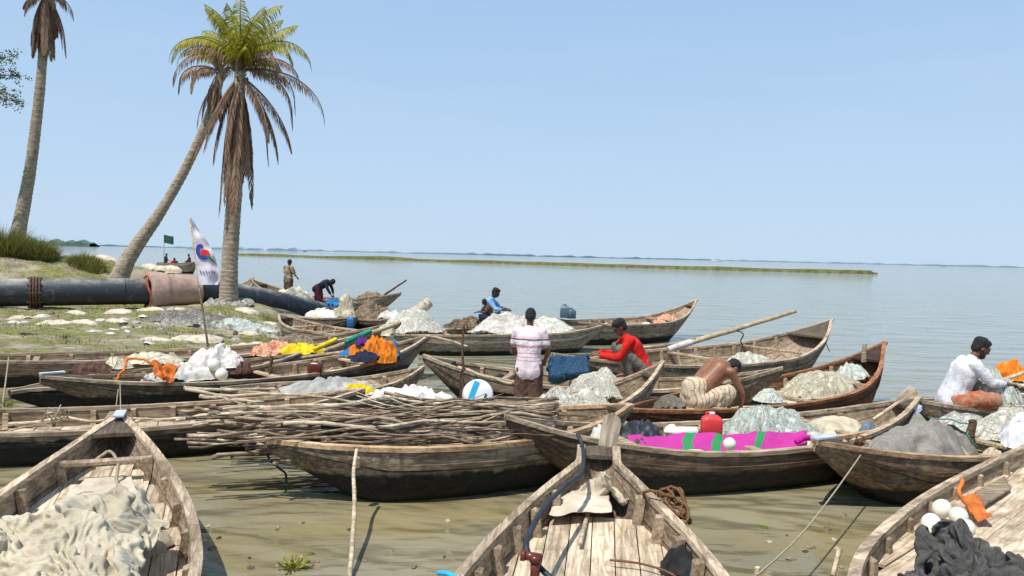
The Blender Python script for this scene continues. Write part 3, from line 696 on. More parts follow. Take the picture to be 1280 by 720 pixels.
# ------------------------------------------------------------------ boats
def prof_w(t, pw, tipA, tipB, W):
    w_ = W*(1-abs(2*t-1)**pw)
    return max(w_, tipA*(1-t)+tipB*t if False else (tipA if t < .5 else tipB))
class Boat: pass
def boat(label, A, B, beam, zmid, hull='hull_grey', rail='rail', inner='inner', deck=(0.12, .88), deckmode='cross', deckdrop=.2, rake=(.16, .16), tip=(.03, .03),
         pw=2.3, ribs=10, thwarts=(.25, .5, .75), draft=-.14, group='wooden fishing boats moored side by side', fore=(.09, .06), sheer=2.3, cap=None, name='fishing_boat', plankw=.17, lift=1.0, tipcap=False, ribsz=1.0):
    A = Vector(A); B = Vector(B); d = B-A; L = math.hypot(d.x, d.y); mid = (A+B)/2; rz = math.atan2(d.y, d.x)
    T = thing(name, label, 'boat', (mid.x, mid.y, 0), rz, group)
    W = beam/2; zA, zB = A.z, B.z
    bo = Boat(); bo.T = T; bo.L = L; bo.rz = rz; bo.mid = mid
    n = 64; vsn = 10
    def wf(t):
        return max(W*(1-abs(2*t-1)**pw), (tip[0] if t < .5 else tip[1]))
    def zg(t):
        return zmid+(zA-zmid)*max(0, 1-2*t)**sheer if t < .5 else zmid+(zB-zmid)*max(0, 2*t-1)**sheer
    def zk(t):
        z = draft
        if t < rake[0]: z = max(z, zA-.10+(draft-zA+.10)*(t/rake[0])**.97)
        if 1-t < rake[1]: z = max(z, zB-.10+(draft-zB+.10)*((1-t)/rake[1])**.97)
        return min(z, zg(t)-.09)
    def sec(t, v, inset=0.0):
        a = v*PI/2; w_ = max(wf(t)-inset, .006)
        return w_*max(math.cos(a), 1e-4)**(.62+.75*abs(2*t-1)**3.5), zg(t)-(zg(t)-zk(t)-inset*1.2)*math.sin(a)**1.0*(1 if v < 1 else 1)
    ts = [ (1-math.cos(PI*i/n))/2*.6+.4*i/n for i in range(n+1)]
    # slight plank irregularity
    sd_ = random.uniform(0, 99)
    def irr(t, s): return .012*noise.noise(Vector((t*7, s*3, sd_)))
    bo.sec, bo.wf, bo.zg = sec, wf, zg
    for nm, inset, mt, rng in (('hull', 0.0, hull, 1), ('inner_planking', 0.035, inner, -1)):
        vs = []; uv = []; fs = []
        for t in ts:
            for k in range(-vsn, vsn+1):
                v = 1-abs(k)/vsn; s = -1 if k < 0 else 1
                b_, z = sec(t, v, inset); 
                vs.append(((t-.5)*L, s*(b_+irr(t, s)*(1 if nm == 'hull' else 1)*math.cos(v*1.5)), z)); uv.append((t*L, v*s*.999))
        m_ = 2*vsn+1
        for i in range(n):
            for k in range(m_-1):
                q = (i*m_+k, (i+1)*m_+k, (i+1)*m_+k+1, i*m_+k+1)
                fs.append(q if rng > 0 else q[::-1])
        if nm == 'hull':
            fs.append(tuple(range(m_))[::-1]); fs.append(tuple(range(n*m_, (n+1)*m_)))
        o = mesh_obj(nm, vs, fs, M[mt], T, True, uvs=[(a, abs(b2)) for a, b2 in uv])
    # rails
    for s in (-1, 1):
        vs = []; fs = []; rn = []
        for i, t in enumerate(ts):
            w_ = wf(t)+irr(t, s); z = zg(t)
            oi = min(w_-.002, .05)
            for (dy, dz) in ((.018, -.028), (.022, .016), (-oi, .020), (-oi, -.024)):
                vs.append(((t-.5)*L, s*(w_+dy), z+dz+.003*noise.noise(Vector((t*40, s, sd_))))); rn.append(.5+.5*math.sin(int(t*5)*7.7+s+sd_))
        for i in range(n):
            for k in range(4):
                q = (i*4+k, i*4+(k+1) % 4, (i+1)*4+(k+1) % 4, (i+1)*4+k); fs.append(q if s < 0 else q[::-1])
        fs += [(0, 1, 2, 3), (n*4, n*4+3, n*4+2, n*4+1)]
        mesh_obj('gunwale', vs, fs, M[rail], T, False, rnd=rn)
    # rub rail
    for s in (-1, 1):
        vs = []; fs = []; c = 0; v0 = .14
        for i, t in enumerate(ts):
            if t < .04 or t > .96: continue
            for (v, ex) in ((v0, .002), (v0, .018), (v0+.05, .018), (v0+.05, .002)):
                b_, z = sec(t, v); vs.append(((t-.5)*L, s*(b_+ex+irr(t, s)*math.cos(v*1.5)), z))
            c += 1
        for i in range(c-1):
            for k in range(3): fs.append((i*4+k, i*4+k+1, (i+1)*4+k+1, (i+1)*4+k) if s < 0 else (i*4+k, (i+1)*4+k, (i+1)*4+k+1, i*4+k+1))
        mesh_obj('rub_rail', vs, fs, M[hull], T, False, uvs=[(0, .3)]*len(vs))
    # deck
    dz0 = deckdrop
    def dkz(t): return zmid-dz0+(zg(t)-zmid)*.55
    def dkw(t):
        z = dkz(t); lo, hi = 0, 1
        for _ in range(18):
            m2 = (lo+hi)/2
            if sec(t, m2, .035)[1] > z: lo = m2
            else: hi = m2
        return sec(t, lo, .035)[0]
    bo.dkz = dkz; bo.dkw = dkw
    if deck:
        mb = MB()
        if deckmode == 'cross':
            x = deck[0]*L
            while x < deck[1]*L:
                pwid = plankw*random.uniform(.75, 1.3); t0 = x/L; t1 = min((x+pwid-.008)/L, 1)
                j0 = random.uniform(-.008, .008)
                w0, w1 = dkw(t0)-.005, dkw(t1)-.005; za, zb = dkz(t0)+j0, dkz(t1)+j0
                X0, X1 = (t0-.5)*L, (t1-.5)*L
                mb.add([(X0, -w0, za), (X0, w0, za), (X1, w1, zb), (X1, -w1, zb), (X0, -w0, za-.022), (X0, w0, za-.022), (X1, w1, zb-.022), (X1, -w1, zb-.022)],
                       [(0, 3, 2, 1), (4, 5, 6, 7), (0, 1, 5, 4), (2, 3, 7, 6), (1, 2, 6, 5), (3, 0, 4, 7)])
                x += pwid
        else:
            js = np.arange(-W, W, plankw); x0s = [deck[0]]
            nt_ = 60
            cuts = sorted([deck[0]]+[deck[0]+(deck[1]-deck[0])*f for f in (.36, .70)]+[deck[1]])
            for ci in range(len(cuts)-1):
                j_sh = random.uniform(0, plankw)
                for y0 in js:
                    y0 = y0-j_sh*.5; jz = random.uniform(-.007, .007); r = random.random(); y1 = y0+plankw-.008
                    row = []
                    for q in range(15):
                        t = cuts[ci]+.0008+(cuts[ci+1]-cuts[ci]-.0016)*q/14; wd = dkw(t)-.004
                        a_, b2 = max(y0, -wd), min(y1, wd)
                        if b2-a_ > .01: row.append(((t-.5)*L, a_, b2, dkz(t)+jz))
                    if len(row) < 2: continue
                    vs = []; fs = []
                    for (X, a_, b2, z) in row: vs += [(X, a_, z), (X, b2, z), (X, b2, z-.02), (X, a_, z-.02)]
                    for i in range(len(row)-1):
                        for k in range(4): fs.append((i*4+k, (i+1)*4+k, (i+1)*4+(k+1) % 4, i*4+(k+1) % 4))
                    e = (len(row)-1)*4; fs += [(0, 1, 2, 3), (e+3, e+2, e+1, e)]
                    mb.add(vs, fs, r)
        mb.build('deck', M['deck'], T)
        # dark bilge below the planks comes from the hull itself
    for i in range(ribs):
        t = .12+.76*(i+.5)/ribs
        for s in (-1, 1):
            vs = []; fs = []; X = (t-.5)*L+random.uniform(-.02, .02); zlow = dkz(t)-.05 if deck else draft+.06; hw = .03*ribsz
            vv = [v for v in np.linspace(.02, .98, 14) if sec(t, v, .035)[1] > zlow] or [.02, .1]
            for v in vv:
                b_, z = sec(t, v, .03); dpt = .055*ribsz
                nb = b_-dpt*.9
                for (yy, xx) in ((b_, -hw), (b_, hw), (nb, hw), (nb, -hw)): vs.append((X+xx, s*yy, z-.02*(yy == nb)))
            for q in range(len(vv)-1):
                for k in range(4): fs.append((q*4+k, q*4+(k+1) % 4, (q+1)*4+(k+1) % 4, (q+1)*4+k))
            e = (len(vv)-1)*4; fs += [(0, 1, 2, 3), (e, e+3, e+2, e+1)]
            mesh_obj('rib', vs, fs, M['rib'], T, False, rnd=[random.random()]*len(vs))
    for t in thwarts:
        w_ = wf(t)-.012; mb = MB(); z = zg(t)-.055; X = (t-.5)*L; mb.box(X-.05, X+.05, -w_, w_, z-.03, z+.012); bevel(mb.build('thwart', M['rib'], T), .008)
    # end decks
    for e, ln in enumerate(fore):
        if not ln: continue
        vs = []; fs = []; k = 10
        for i in range(k+1):
            t = ln*i/k; t = t if e == 0 else 1-t; w_ = max(wf(t)-.045, .004); z = zg(t)+.006
            vs += [((t-.5)*L, -w_, z), ((t-.5)*L, 0, z+.012), ((t-.5)*L, w_, z), ((t-.5)*L, -w_, z-.03), ((t-.5)*L, w_, z-.03)]
        for i in range(k):
            for (p, q) in ((0, 1), (1, 2), (2, 4), (3, 0), (4, 3)): fs.append((i*5+p, i*5+q, (i+1)*5+q, (i+1)*5+p))
        fs += [(0, 3, 4, 2, 1), (k*5, k*5+1, k*5+2, k*5+4, k*5+3)]
        mesh_obj('end_deck', vs, fs, M[inner], T, False, rnd=[random.random()]*len(vs))
    if tipcap:
        mb = MB(); e = -1 if tipcap == 'A' else 1; t0 = 0 if e < 0 else 1; X = e*L/2
        z = zg(t0); mb.box(min(X, X-e*.30), max(X, X-e*.30), -.05, .05, z+.022, z+.040); mb.build('tip_cap', M['tin_cap'], T)
    bo.label = label
    def at(t, lat=0, dz=0, on='deck'):
        x = (t-.5)*L; z = (dkz(t) if on == 'deck' else zg(t))+dz
        c, s = math.cos(rz), math.sin(rz)
        return Vector((mid.x+x*c-lat*s, mid.y+x*s+lat*c, z))
    bo.at = at
    return bo

random.seed(31)
G1 = 'wooden fishing boats moored side by side'
# nearest three
b_left = boat('near wooden boat at the lower left with pointed prow holding a heap of canvas', PY(152, 517, 7.9), Vector((-1.36, 1.0, .62)), 1.64, .46, 'hull_grey', deckmode='long', deck=(.10, .9), ribs=9, thwarts=(.16, .55), fore=(.085, .05), deckdrop=.20, tipcap='A', pw=1.8, ribsz=1.3)
b_mid = boat('near wooden boat at the bottom centre with open plank deck and hose', PY(749, 559, 7.0), Vector((.10, .9, .6)), 1.74, .46, 'hull_grey', deckmode='long', deck=(.14, .92), ribs=13, thwarts=(), fore=(.035, .03), deckdrop=.20, tip=(.17, .1), pw=1.75, ribsz=1.5)
b_right = boat('near wooden boat at the lower right carrying charcoal mesh and white floats', Vector((1.45, 3.0, .78)), Vector((7.1, 8.5, .9)), 1.9, .52, 'hull_grey_low', deckmode='long', deck=(.08, .92), ribs=10, thwarts=(), deckdrop=.13, pw=2.4, plankw=.30)
# second rank
b_stick = boat('dark tarred boat loaded with a great pile of long sticks', PY(333, 550, 7.28), Vector((1.45, 9.15, .66)), 1.55, .54, 'hull_grey', rail='rail_warm', deck=(.1, .9), ribs=9, tip=(.05, .05), rake=(.24, .16), pw=2.2, sheer=2.0)
b_mag = boat('dark boat with magenta and green cloth along its side and net heaps aboard', PY(632, 520, 7.7), PY(1150, 497, 9.5), 1.45, .44, 'hull_dark2', deck=(.1, .9), ribs=9, rake=(.2, .16), pw=2.4, draft=-.16)
b_greynet = boat('boat with pale prow tip carrying a mound of grey net before the white shirted man', PY(1018, 552, 7.35), Vector((7.9, 10.2, .8)), 1.45, .46, 'hull_brown', rail='rail_warm', deck=(.1, .9), ribs=9, rake=(.2, .16), tipcap='A', pw=2.3)
b_lowleft = boat('long grey black boat lying behind the prow of the canvas boat', Vector((-7.6, 8.0, .55)), Vector((-1.9, 10.1, .6)), 1.4, .37, 'hull_grey', deck=(.08, .92), ribs=10, pw=2.8)
b_rag = boat('boat with pale painted prow and an orange rag tied to its rail', PY(50, 470, 10.3), PY(536, 419, 15.2), 1.35, .38, 'hull_dark', deck=(.1, .9), ribs=10, tipcap='A', pw=2.6, rake=(.2, .14))
b_stub = boat('worn boat whose blunt dark stern shows between two prows at left', PY(12, 489, 11.0), Vector((-3.9, 14.2, .5)), 1.1, .36, 'hull_dark', rail='rib', deck=(.1, .9), ribs=6, tip=(.12, .05), pw=2.6)
b_shore = boat('boat drawn along the muddy bank with yellow cloth near its raised end', Vector((-10.2, 12.3, .55)), PY(500, 402, 16.6), 1.4, .40, 'hull_brown', deck=(.08, .92), ribs=10, pw=2.6)
b_net = boat('boat with a big white net heap in front of the standing man', Vector((-1.9, 8.75, .55)), PY(829, 452, 10.6), 1.35, .46, 'hull_pale', deck=(.1, .9), ribs=9, pw=2.3, sheer=3.0)
b_red = boat('long boat with pale rail on which the man in red squats', PY(529, 444, 12.5), Vector((4.0, 11.3, .85)), 1.3, .46, 'hull_dark', deck=(.1, .9), ribs=9, pw=2.4)
b_brown = boat('red brown boat with high pointed bow carrying cream nets', PY(778, 512, 9.3), PY(1106, 428, 13.5), 1.6, .48, 'hull_red', 'rail_red', 'inner_red', deck=(.1, .85), ribs=10, tip=(.07, .03), pw=2.1, sheer=2.8, fore=(.04, .10), rake=(.16, .18))
b_big = boat('large open grey boat with tall ribs and a long bamboo pole leaning over it', Vector((.7, 12.7, .8)), PY(1040, 399, 17.0), 2.35, .56, 'hull_grey_low', deck=(.1, .86), ribs=12, deckdrop=.36, pw=2.0, sheer=2.8, fore=(.05, .12), rake=(.16, .24))
b_man = boat('boat at the right on which the man in the white shirt mends a net', Vector((5.05, 9.55, .72)), Vector((11, 12.0, .8)), 1.45, .52, 'hull_grey_low', deck=(.03, .95), ribs=8, pw=2.8, deckdrop=.04)
b_edge = boat('boat at the right edge of the frame carrying an orange bundle', Vector((6.9, 11.5, .70)), Vector((13, 15, .9)), 1.5, .55, 'hull_grey_low', deck=(.03, .95), ribs=8, pw=2.8, deckdrop=.08)
# far ranks
b_blue = boat('far boat carrying the man in the light blue shirt', PY(492, 418, 18.2), PY(752, 407, 20.0), 1.5, .50, 'hull_pale', deck=(.1, .9), ribs=8, pw=2.8)
b_tip = boat('farthest large boat with long thin raised bow pointing right', Vector((.9, 20.6, .8)), PY(871, 374, 24.3), 1.9, .56, 'hull_grey_low', deck=(.1, .9), ribs=10, pw=1.9, sheer=3.0, rake=(.16, .30))
b_beach = boat('short bare boat nosed against the bank in front of the black pipe', PY(349, 393, 21.0), PY(470, 424, 18.4), 1.2, .40, 'hull_grey_low', deck=(.1, .9), ribs=6, pw=2.6)
b_tarp = boat('small boat covered with white sheeting beside the end of the black pipe', PY(373, 397, 23.2), PY(447, 396, 22.0), 1.2, .48, 'hull_dark', deck=(.1, .9), ribs=5, pw=2.6, rake=(.25, .25))
b_tarp2 = boat('small cluttered boat right of the sheeted boat', PY(438, 395, 23.6), PY(505, 396, 22.6), 1.2, .42, 'hull_dark', deck=(.1, .9), ribs=5, pw=2.6)
b_far = boat('low far boat beyond the black pipe with two people aboard', PY(313, 348, 33.5), PY(501, 366, 29.8), 1.7, .46, 'hull_grey_low', deck=(.1, .9), ribs=8, pw=2.6)
b_far2 = boat('dark boat tip showing just right of the upright palm', PY(268, 352, 35), PY(318, 346, 36.5), 1.3, .6, 'hull_dark', deck=(.1, .9), ribs=5, pw=2.6)
b_dist = boat('distant crowded motor boat flying a small green flag', PY(196, 328, 75), PY(246, 327, 72), 2.0, .9, 'hull_grey_low', deck=(.1, .9), ribs=4, pw=2.6, deckdrop=.3)

# ------------------------------------------------------------------ heaps, cloths, nets
def heap(name, label, cat, c, rx, ry, h, rz=0, mat='net_white', kind='net', n=60, seed=0, group=None, rough=.25, freq=2.2, strands=0, strand_mat=None, flat=None, sink=.05, strand_r=.004):
    c = Vector(c); T = None
    if flat is None: flat = .95 if kind == 'net' else .6
    def hz(u, v):
        r = math.hypot(u, v); a = math.atan2(v, u)
        e = 1+.22*noise.noise(Vector((math.cos(a)*1.3, math.sin(a)*1.3, seed+.5)))+.08*noise.noise(Vector((math.cos(a)*4, math.sin(a)*4, seed+5)))
        q = r/e
        base = max(0, 1-q*q)**flat if q < 1 else 0
        x, y = u*rx, v*ry; P_ = Vector((x*freq, y*freq, seed*3.1))
        if kind == 'cloth':
            wv = Vector((noise.noise(P_*.8+Vector((9, 0, 0))), noise.noise(P_*.8+Vector((0, 9, 0))), 0))*1.1
            k1 = 1-abs(noise.noise(P_*1.1+wv))*2.4; k2 = 1-abs(noise.noise(P_*2.3+wv*1.5+Vector((4, 4, 4))))*2.2
            f = k1*.62+k2*.30+.25*noise.noise(P_*.6)
            z = h*base*(.66+rough*1.6*(f-.35))+rough*.02*k2
        elif kind == 'smooth':
            z = h*base*(1+rough*noise.fractal(P_, 1, 2, 3))
        else:
            f = noise.fractal(P_, .8, 2.1, 5)+.35*(1-abs(noise.noise(P_*2.7)))
            wv = Vector((noise.noise(P_*.7+Vector((9, 0, 0))), noise.noise(P_*.7+Vector((0, 9, 0))), 0))*1.4; fo = 1-abs(noise.noise(P_*1.3+wv))*2.4; z = h*base*(.74+rough*.7*f+.26*(fo-.4))+h*.07*base**.5*noise.fractal(Vector((x*8, y*8, seed)), .7, 2.2, 3)
        return z-sink*(1-base), e
    vs = []; fs = []; m_ = n
    for i in range(m_+1):
        for j in range(m_+1):
            u0, v0 = 2*i/m_-1, 2*j/m_-1
            # square to disc
            u = u0*math.sqrt(1-v0*v0/2); v = v0*math.sqrt(1-u0*u0/2)
            a = math.atan2(v, u)
            z, e = hz(u*1.02, v*1.02)
            jx = .10*h*noise.noise(Vector((u*6, v*6, seed)))
            vs.append((u*rx*e+jx, v*ry*e+jx*.7, z))
    for i in range(m_):
        for j in range(m_):
            k = i*(m_+1)+j; fs.append((k, k+m_+1, k+m_+2, k+1))
    if strands:
        T = thing(name, label, cat, c, rz, group)
        mesh_obj('net_body', vs, fs, M[mat], T, True)
        rs = random.Random(seed*7+1); mb = MB()
        for s in range(strands):
            a = rs.uniform(0, 6.3); q = math.sqrt(rs.random())*.85; u, v = math.cos(a)*q, math.sin(a)*q; hd = rs.uniform(0, 6.3); pts = []
            big_ = rs.random() < .10
            for k in range(rs.randint(14, 30)):
                z, e = hz(u, v)
                pts.append((u*rx*e, v*ry*e, max(z, -.03)+.006+abs(rs.gauss(0, .005)))); hd += rs.gauss(0, .30)
                u += math.cos(hd)*.05/rx; v += math.sin(hd)*.05/ry
                if math.hypot(u, v) > 1.12: break
            if len(pts) > 2: mb.sweep(pts, strand_r*(rs.uniform(1.1, 1.7) if big_ else rs.uniform(.4, .8)), 3, False)
        mb.build('loose_strands', M[strand_mat or mat], T, True)
        return T
    o = mesh_obj(name, vs, fs, M[mat], None, True); o.location = c; o.rotation_euler = (0, 0, rz)
    return meta(o, label, cat, group)

def sheet(name, label, cat, corners, mat, n=40, amp=.03, freq=5, seed=0, folds=0, thick=.004, group=None, parent=None, rug=.5):
    # draped quad patch: corners (4 vectors, in order)
    cs = [Vector(c) for c in corners]; o0 = sum(cs, Vector())/4; vs = []; fs = []
    nrm = (cs[1]-cs[0]).cross(cs[3]-cs[0]).normalized()
    if nrm.z < 0: nrm = -nrm
    for i in range(n+1):
        for j in range(n+1):
            u, v = i/n, j/n
            uu = u; p = (cs[0]*(1-u)+cs[1]*u)*(1-v)+(cs[3]*(1-u)+cs[2]*u)*v
            ed = .05*noise.noise(Vector((u*4, v*4, seed+8)))
            q = Vector((p.x*freq*.6, p.y*freq*.6, p.z*freq*.6+seed))
            d = amp*(noise.fractal(q, 1, 2, 4)*.8+(1-2.2*abs(noise.noise(q*1.3+Vector((3, 1, seed)))))*rug)
            if folds: d += amp*.8*math.sin(u*folds*2*PI+3*noise.noise(Vector((u*2, v*2, seed))))
            vs.append(p-o0+nrm*d+Vector((ed, ed*.6, 0))*.8)
    for i in range(n):
        for j in range(n): k = i*(n+1)+j; fs.append((k, k+n+1, k+n+2, k+1))
    o = mesh_obj(name, vs, fs, M[mat] if isinstance(mat, str) else mat, parent, True); o.location = o0
    m = o.modifiers.new('thickness', 'SOLIDIFY'); m.thickness = thick
    if parent is None: meta(o, label, cat, group)
    return o

def rope(label, pts, r=.008, mat='rope', cat='rope', name='rope', sag=0, n=24, group=None, wob=0.0):
    pts = [Vector(p) for p in pts]; o0 = pts[0].copy(); out = []
    L_ = len(pts)-1
    for i in range(n+1):
        u = i/n*L_; k = min(int(u), L_-1); t = u-k
        p0 = pts[max(k-1, 0)]; p1 = pts[k]; p2 = pts[k+1]; p3 = pts[min(k+2, L_)]
        q = 0.5*((2*p1)+(p2-p0)*t+(2*p0-5*p1+4*p2-p3)*t*t+(3*p1-p0-3*p2+p3)*t**3) if L_ > 1 else p1.lerp(p2, t)
        q = q-Vector((0, 0, sag*4*(i/n)*(1-i/n)))
        if wob: q = q+Vector((noise.noise(q*9), noise.noise(q*9+Vector((5, 0, 0))), noise.noise(q*9+Vector((0, 5, 0)))))*wob
        out.append(q-o0)
    mb = MB(); mb.sweep(out, r, 6); o = mb.build(name, M[mat], None, True); o.location = o0
    return meta(o, label, cat, group)

# --- front-left boat load
bl = b_left
wl_ = lambda x, y: max(0, abs(y)-.46-.03*x)
sim_cloth('canvas_tarpaulin', 'large crumpled beige canvas heaped in the lower left boat', 'tarpaulin', bl.at(.485, .17, .0), bl.rz, 84, 54,
    lambda u, v: (u*1.15+.12*noise.noise(Vector((u*1.5, v*2, 4))), v*.66+.08*noise.noise(Vector((u*2, v*2, 8))), .42+.15*(1-2.2*abs(noise.noise(Vector((u*1.8+v*.5, v*1.5-u*.4, 1)))))+.06*noise.noise(Vector((u*4.4, v*3, 3)))),
    lambda x, y: .02+.27*max(0, 1-((x+.1)**2*.9+(y+.1)**2*3.0))**.7+min(.22, 1.6*wl_(x, y))-.5*max(0, abs(y)-.72), 'canvas', 36, bend=2.4, shrink=-.07)
heap('folded_canvas', 'small pale peaked canvas fold at the right rail of the lower left boat', 'tarpaulin', bl.at(.36, .32, .05), .40, .30, .34, bl.rz+.5, 'canvas2', 'cloth', 70, 11, rough=.4, freq=2.6, flat=.8)
sheet('sack_cloth', 'flat pale sack cloth lying behind the canvas near the lower left prow', 'cloth', [bl.at(.16, -.16, .03), bl.at(.16, .2, .03), bl.at(.30, .40, .03), bl.at(.30, -.38, .03)], 'canvas2', 40, .018, 6, 4)
rope('pale rope looped over the crossbar in the lower left prow', [bl.at(.155, -.1, .10), bl.at(.15, -.02, .24), bl.at(.16, .08, .20), bl.at(.19, .12, .05), bl.at(.23, .05, .04), bl.at(.21, -.12, .04), bl.at(.25, -.2, .04)], .014, wob=.03)
rope('thin line rising from the lower left prow to the rag boat', [b_left.at(.01, 0, .03, 'g'), PY(150, 478, 10.4)], .006)

# --- centre-front boat load
bm_ = b_mid
def onm(px, py, dz=0): return PZ(px, py, .30+dz)
sheet('sack_cloth', 'pale folded sack cloth spread over the deck of the bottom centre boat', 'cloth', [onm(690, 600, .12), onm(752, 594, .14), onm(765, 640, .10), onm(686, 644, .09)], 'canvas2', 44, .022, 7, 2, rug=.7)
pc = onm(772, 632, 0)
sim_cloth('sack_cloth', 'second pale cloth with a curled corner beside the flat sack cloth', 'cloth', (pc.x, pc.y, .33), .9, 40, 30,
    lambda u, v: (u*.30, v*.27, .22+.12*noise.noise(Vector((u*2.0, v*1.6, 31)))+.12*math.sin(u*3.4+v*1.2)),
    lambda x, y: .06*max(0, 1-(x*x*18+y*y*30)), 'canvas2', 30, bend=.8, shrink=-.02, cx=.6, cy=.5, self_d=.012)
rope('short wooden handle sticking out from under the sack cloth', [onm(738, 628, .04), onm(725, 680, .03)], .018, 'bark_pale', 'stick', 'stick')
rope('black hose curling along the left side of the bottom centre boat', [PY(722, 542, 6.95), PY(729, 562, 6.8), PY(727, 590, 6.2), PY(708, 606, 5.75), PY(682, 632, 5.2), PY(663, 664, 4.75), PY(658, 684, 4.55), PY(668, 702, 4.5), PY(690, 724, 4.4)], .019, 'hose', 'hose', 'hose', n=60)
def elbow():
    T = thing('pump_handle', 'red brown pipe elbow standing at the lower end of the hose', 'pipe fitting', PY(669, 706, 4.42)-Vector((0, 0, .08))); o = T.location
    mb = MB(); mb.sweep([(.0, 0, -.02), (.0, 0, .10)], .028, 12); mb.sweep([(.0, 0, .10), (.0, 0, .135)], .036, 12); mb.build('upright', M['maroon_pl'], T, True)
    mb = MB(); mb.sweep([(.035, 0, .12), (-.075, 0, .135)], .026, 12); mb.sweep([(-.06, 0, .133), (-.085, 0, .136)], .033, 12); mb.build('crosspiece', M['maroon_pl'], T, True)
elbow()
def paddle(label, a, b, blade_w, blade_l, mat='rail', group='paddles and oars', tw=0.0, hw=.02, bthick=.012):
    a = Vector(a); b = Vector(b); d = (b-a); L_ = d.length; d.normalize()
    T = thing('paddle', label, 'paddle', a, 0, group)
    wd = Vector((math.cos(tw), math.sin(tw), 0)); wd = (wd-d*wd.dot(d)).normalized() if abs(d.x) < .75 else (Vector((0, .5, 1))-d*Vector((0, .5, 1)).dot(d)).normalized(); zz = d.cross(wd)
    q = Matrix((d, wd, zz)).transposed().to_quaternion(); T.rotation_mode = 'QUATERNION'; T.rotation_quaternion = q
    mb = MB(); mb.sweep([(0, 0, 0), (L_-blade_l*.9, 0, 0)], hw, 8); mb.build('shaft', M[mat], T, True)
    vs = []; fs = []; n = 14
    for i in range(n+1):
        t = i/n; w_ = blade_w/2*(.35+.65*math.sin(min(1, t*1.5)*PI/2))*(1 if t < .85 else math.sqrt(max(.02, 1-((t-.85)/.15)**2))); x = L_-blade_l+t*blade_l
        vs += [(x, -w_, -bthick*.3), (x, 0, -bthick), (x, w_, -bthick*.3), (x, w_, bthick*.3), (x, 0, bthick), (x, -w_, bthick*.3)]
    for i in range(n):
        for k in range(6): fs.append((i*6+k, i*6+(k+1) % 6, (i+1)*6+(k+1) % 6, (i+1)*6+k))
    fs += [(5, 4, 3, 2, 1, 0), tuple(n*6+k for k in range(6))]
    mesh_obj('blade', vs, fs, M[mat], T, False)
    return T
paddle('pale broad bladed paddle standing up from the bow of the bottom centre boat', onm(752, 600, .08), PY(767, 516, 7.1), .18, .66, 'deck', tw=.2)
for k in range(3):
    pass
def knot(label, c, r, mat, n=5, seed=0, rad=.018, cat='rope'):
    rs = random.Random(seed); c = Vector(c); mb = MB()
    for s in range(n):
        pts = []; a0 = rs.uniform(0, 6.3); tl = rs.uniform(-.5, .5); ax = Vector((rs.uniform(-1, 1), rs.uniform(-1, 1), rs.uniform(.2, 1))).normalized(); u = ax.cross(Vector((0, 0, 1))).normalized(); v = ax.cross(u); rr_ = r*rs.uniform(.6, 1.1)
        off = Vector((rs.uniform(-.3, .3)*r, rs.uniform(-.3, .3)*r, rs.uniform(.2, .6)*r))
        for k in range(18):
            a = a0+k*.36; pts.append(off+(u*math.cos(a)+v*math.sin(a))*rr_*(1+.25*math.sin(a*2.3+s)))
        mb.sweep(pts, rad, 6)
    for s in range(3):
        a = rs.uniform(0, 6.3); mb.sweep([(0, 0, r*.6), (math.cos(a)*r*.8, math.sin(a)*r*.8, r*.5), (math.cos(a)*r*1.2, math.sin(a)*r*1.2, -.02)], rad, 6)
    o = mb.build('rope_bundle', M[mat], None, True); o.location = c
    return meta(o, label, cat)
knot('brown rope bundle tied on the right rail of the bottom centre boat', PZ(836, 645, .44), .15, 'rope_brown', 6, 2, .012)
heap('black_cloth', 'crumpled black cloth by the right rail of the bottom centre boat', 'cloth', onm(858, 706, .03), .20, .15, .12, .2, 'black_cloth', 'cloth', 50, 8, rough=.5, freq=6)
rope('orange brown stick lying across the bottom centre deck', [onm(762, 700, .03), onm(798, 704, .03), onm(830, 713, .03), onm(850, 724, .03)], .008, 'rope_brown', 'stick', 'stick')
rope('blue rope end at the left rail of the bottom centre boat', [PZ(548, 716, .45), PZ(562, 718, .50), PZ(580, 730, .50)], .016, 'blue_pl')

# --- front-right boat load
pc = PZ(1165, 706, .42)
sim_cloth('charcoal_net', 'crumpled charcoal mesh heaped in the lower right boat', 'net', (pc.x+.10, pc.y-.04, .41), .72, 60, 44,
    lambda u, v: (u*.50, v*.34, .30+.18*noise.noise(Vector((u*2.4, v*2, 11)))+.06*noise.noise(Vector((u*5, v*4, 13)))),
    lambda x, y: .16*max(0, 1-(x*x*5+y*y*8)), 'char_net', 34, bend=1.2, shrink=-.13, cx=1.0, cy=.8, self_d=.014)
heap('charcoal_net', 'second charcoal mesh roll at the bottom edge right of the first heap', 'net', PZ(1232, 738, .42), .45, .3, .24, .3, 'char_net', 'cloth', 80, 15, rough=.4, freq=3.4, flat=.5)
def floatball(label, c, r, el=1.0, rz=0, group='white foam floats', rx=0):
    T = thing('net_float', label, 'float', c, rz, group); T.rotation_euler = (rx, 0.5, rz)
    mb = MB(); prof = [(r*math.sin(PI*i/14)*(1 if True else 1), -r*el*math.cos(PI*i/14)) for i in range(1, 14)]
    mb.lathe(prof, 20); BL = mb.build('ball', M['float'], T, True)
    mb = MB(); mb.lathe([(r*.13, r*el*.97), (r*.13, r*el*1.08)], 10); mb.build('rope_eye', M['rope'], BL, True)
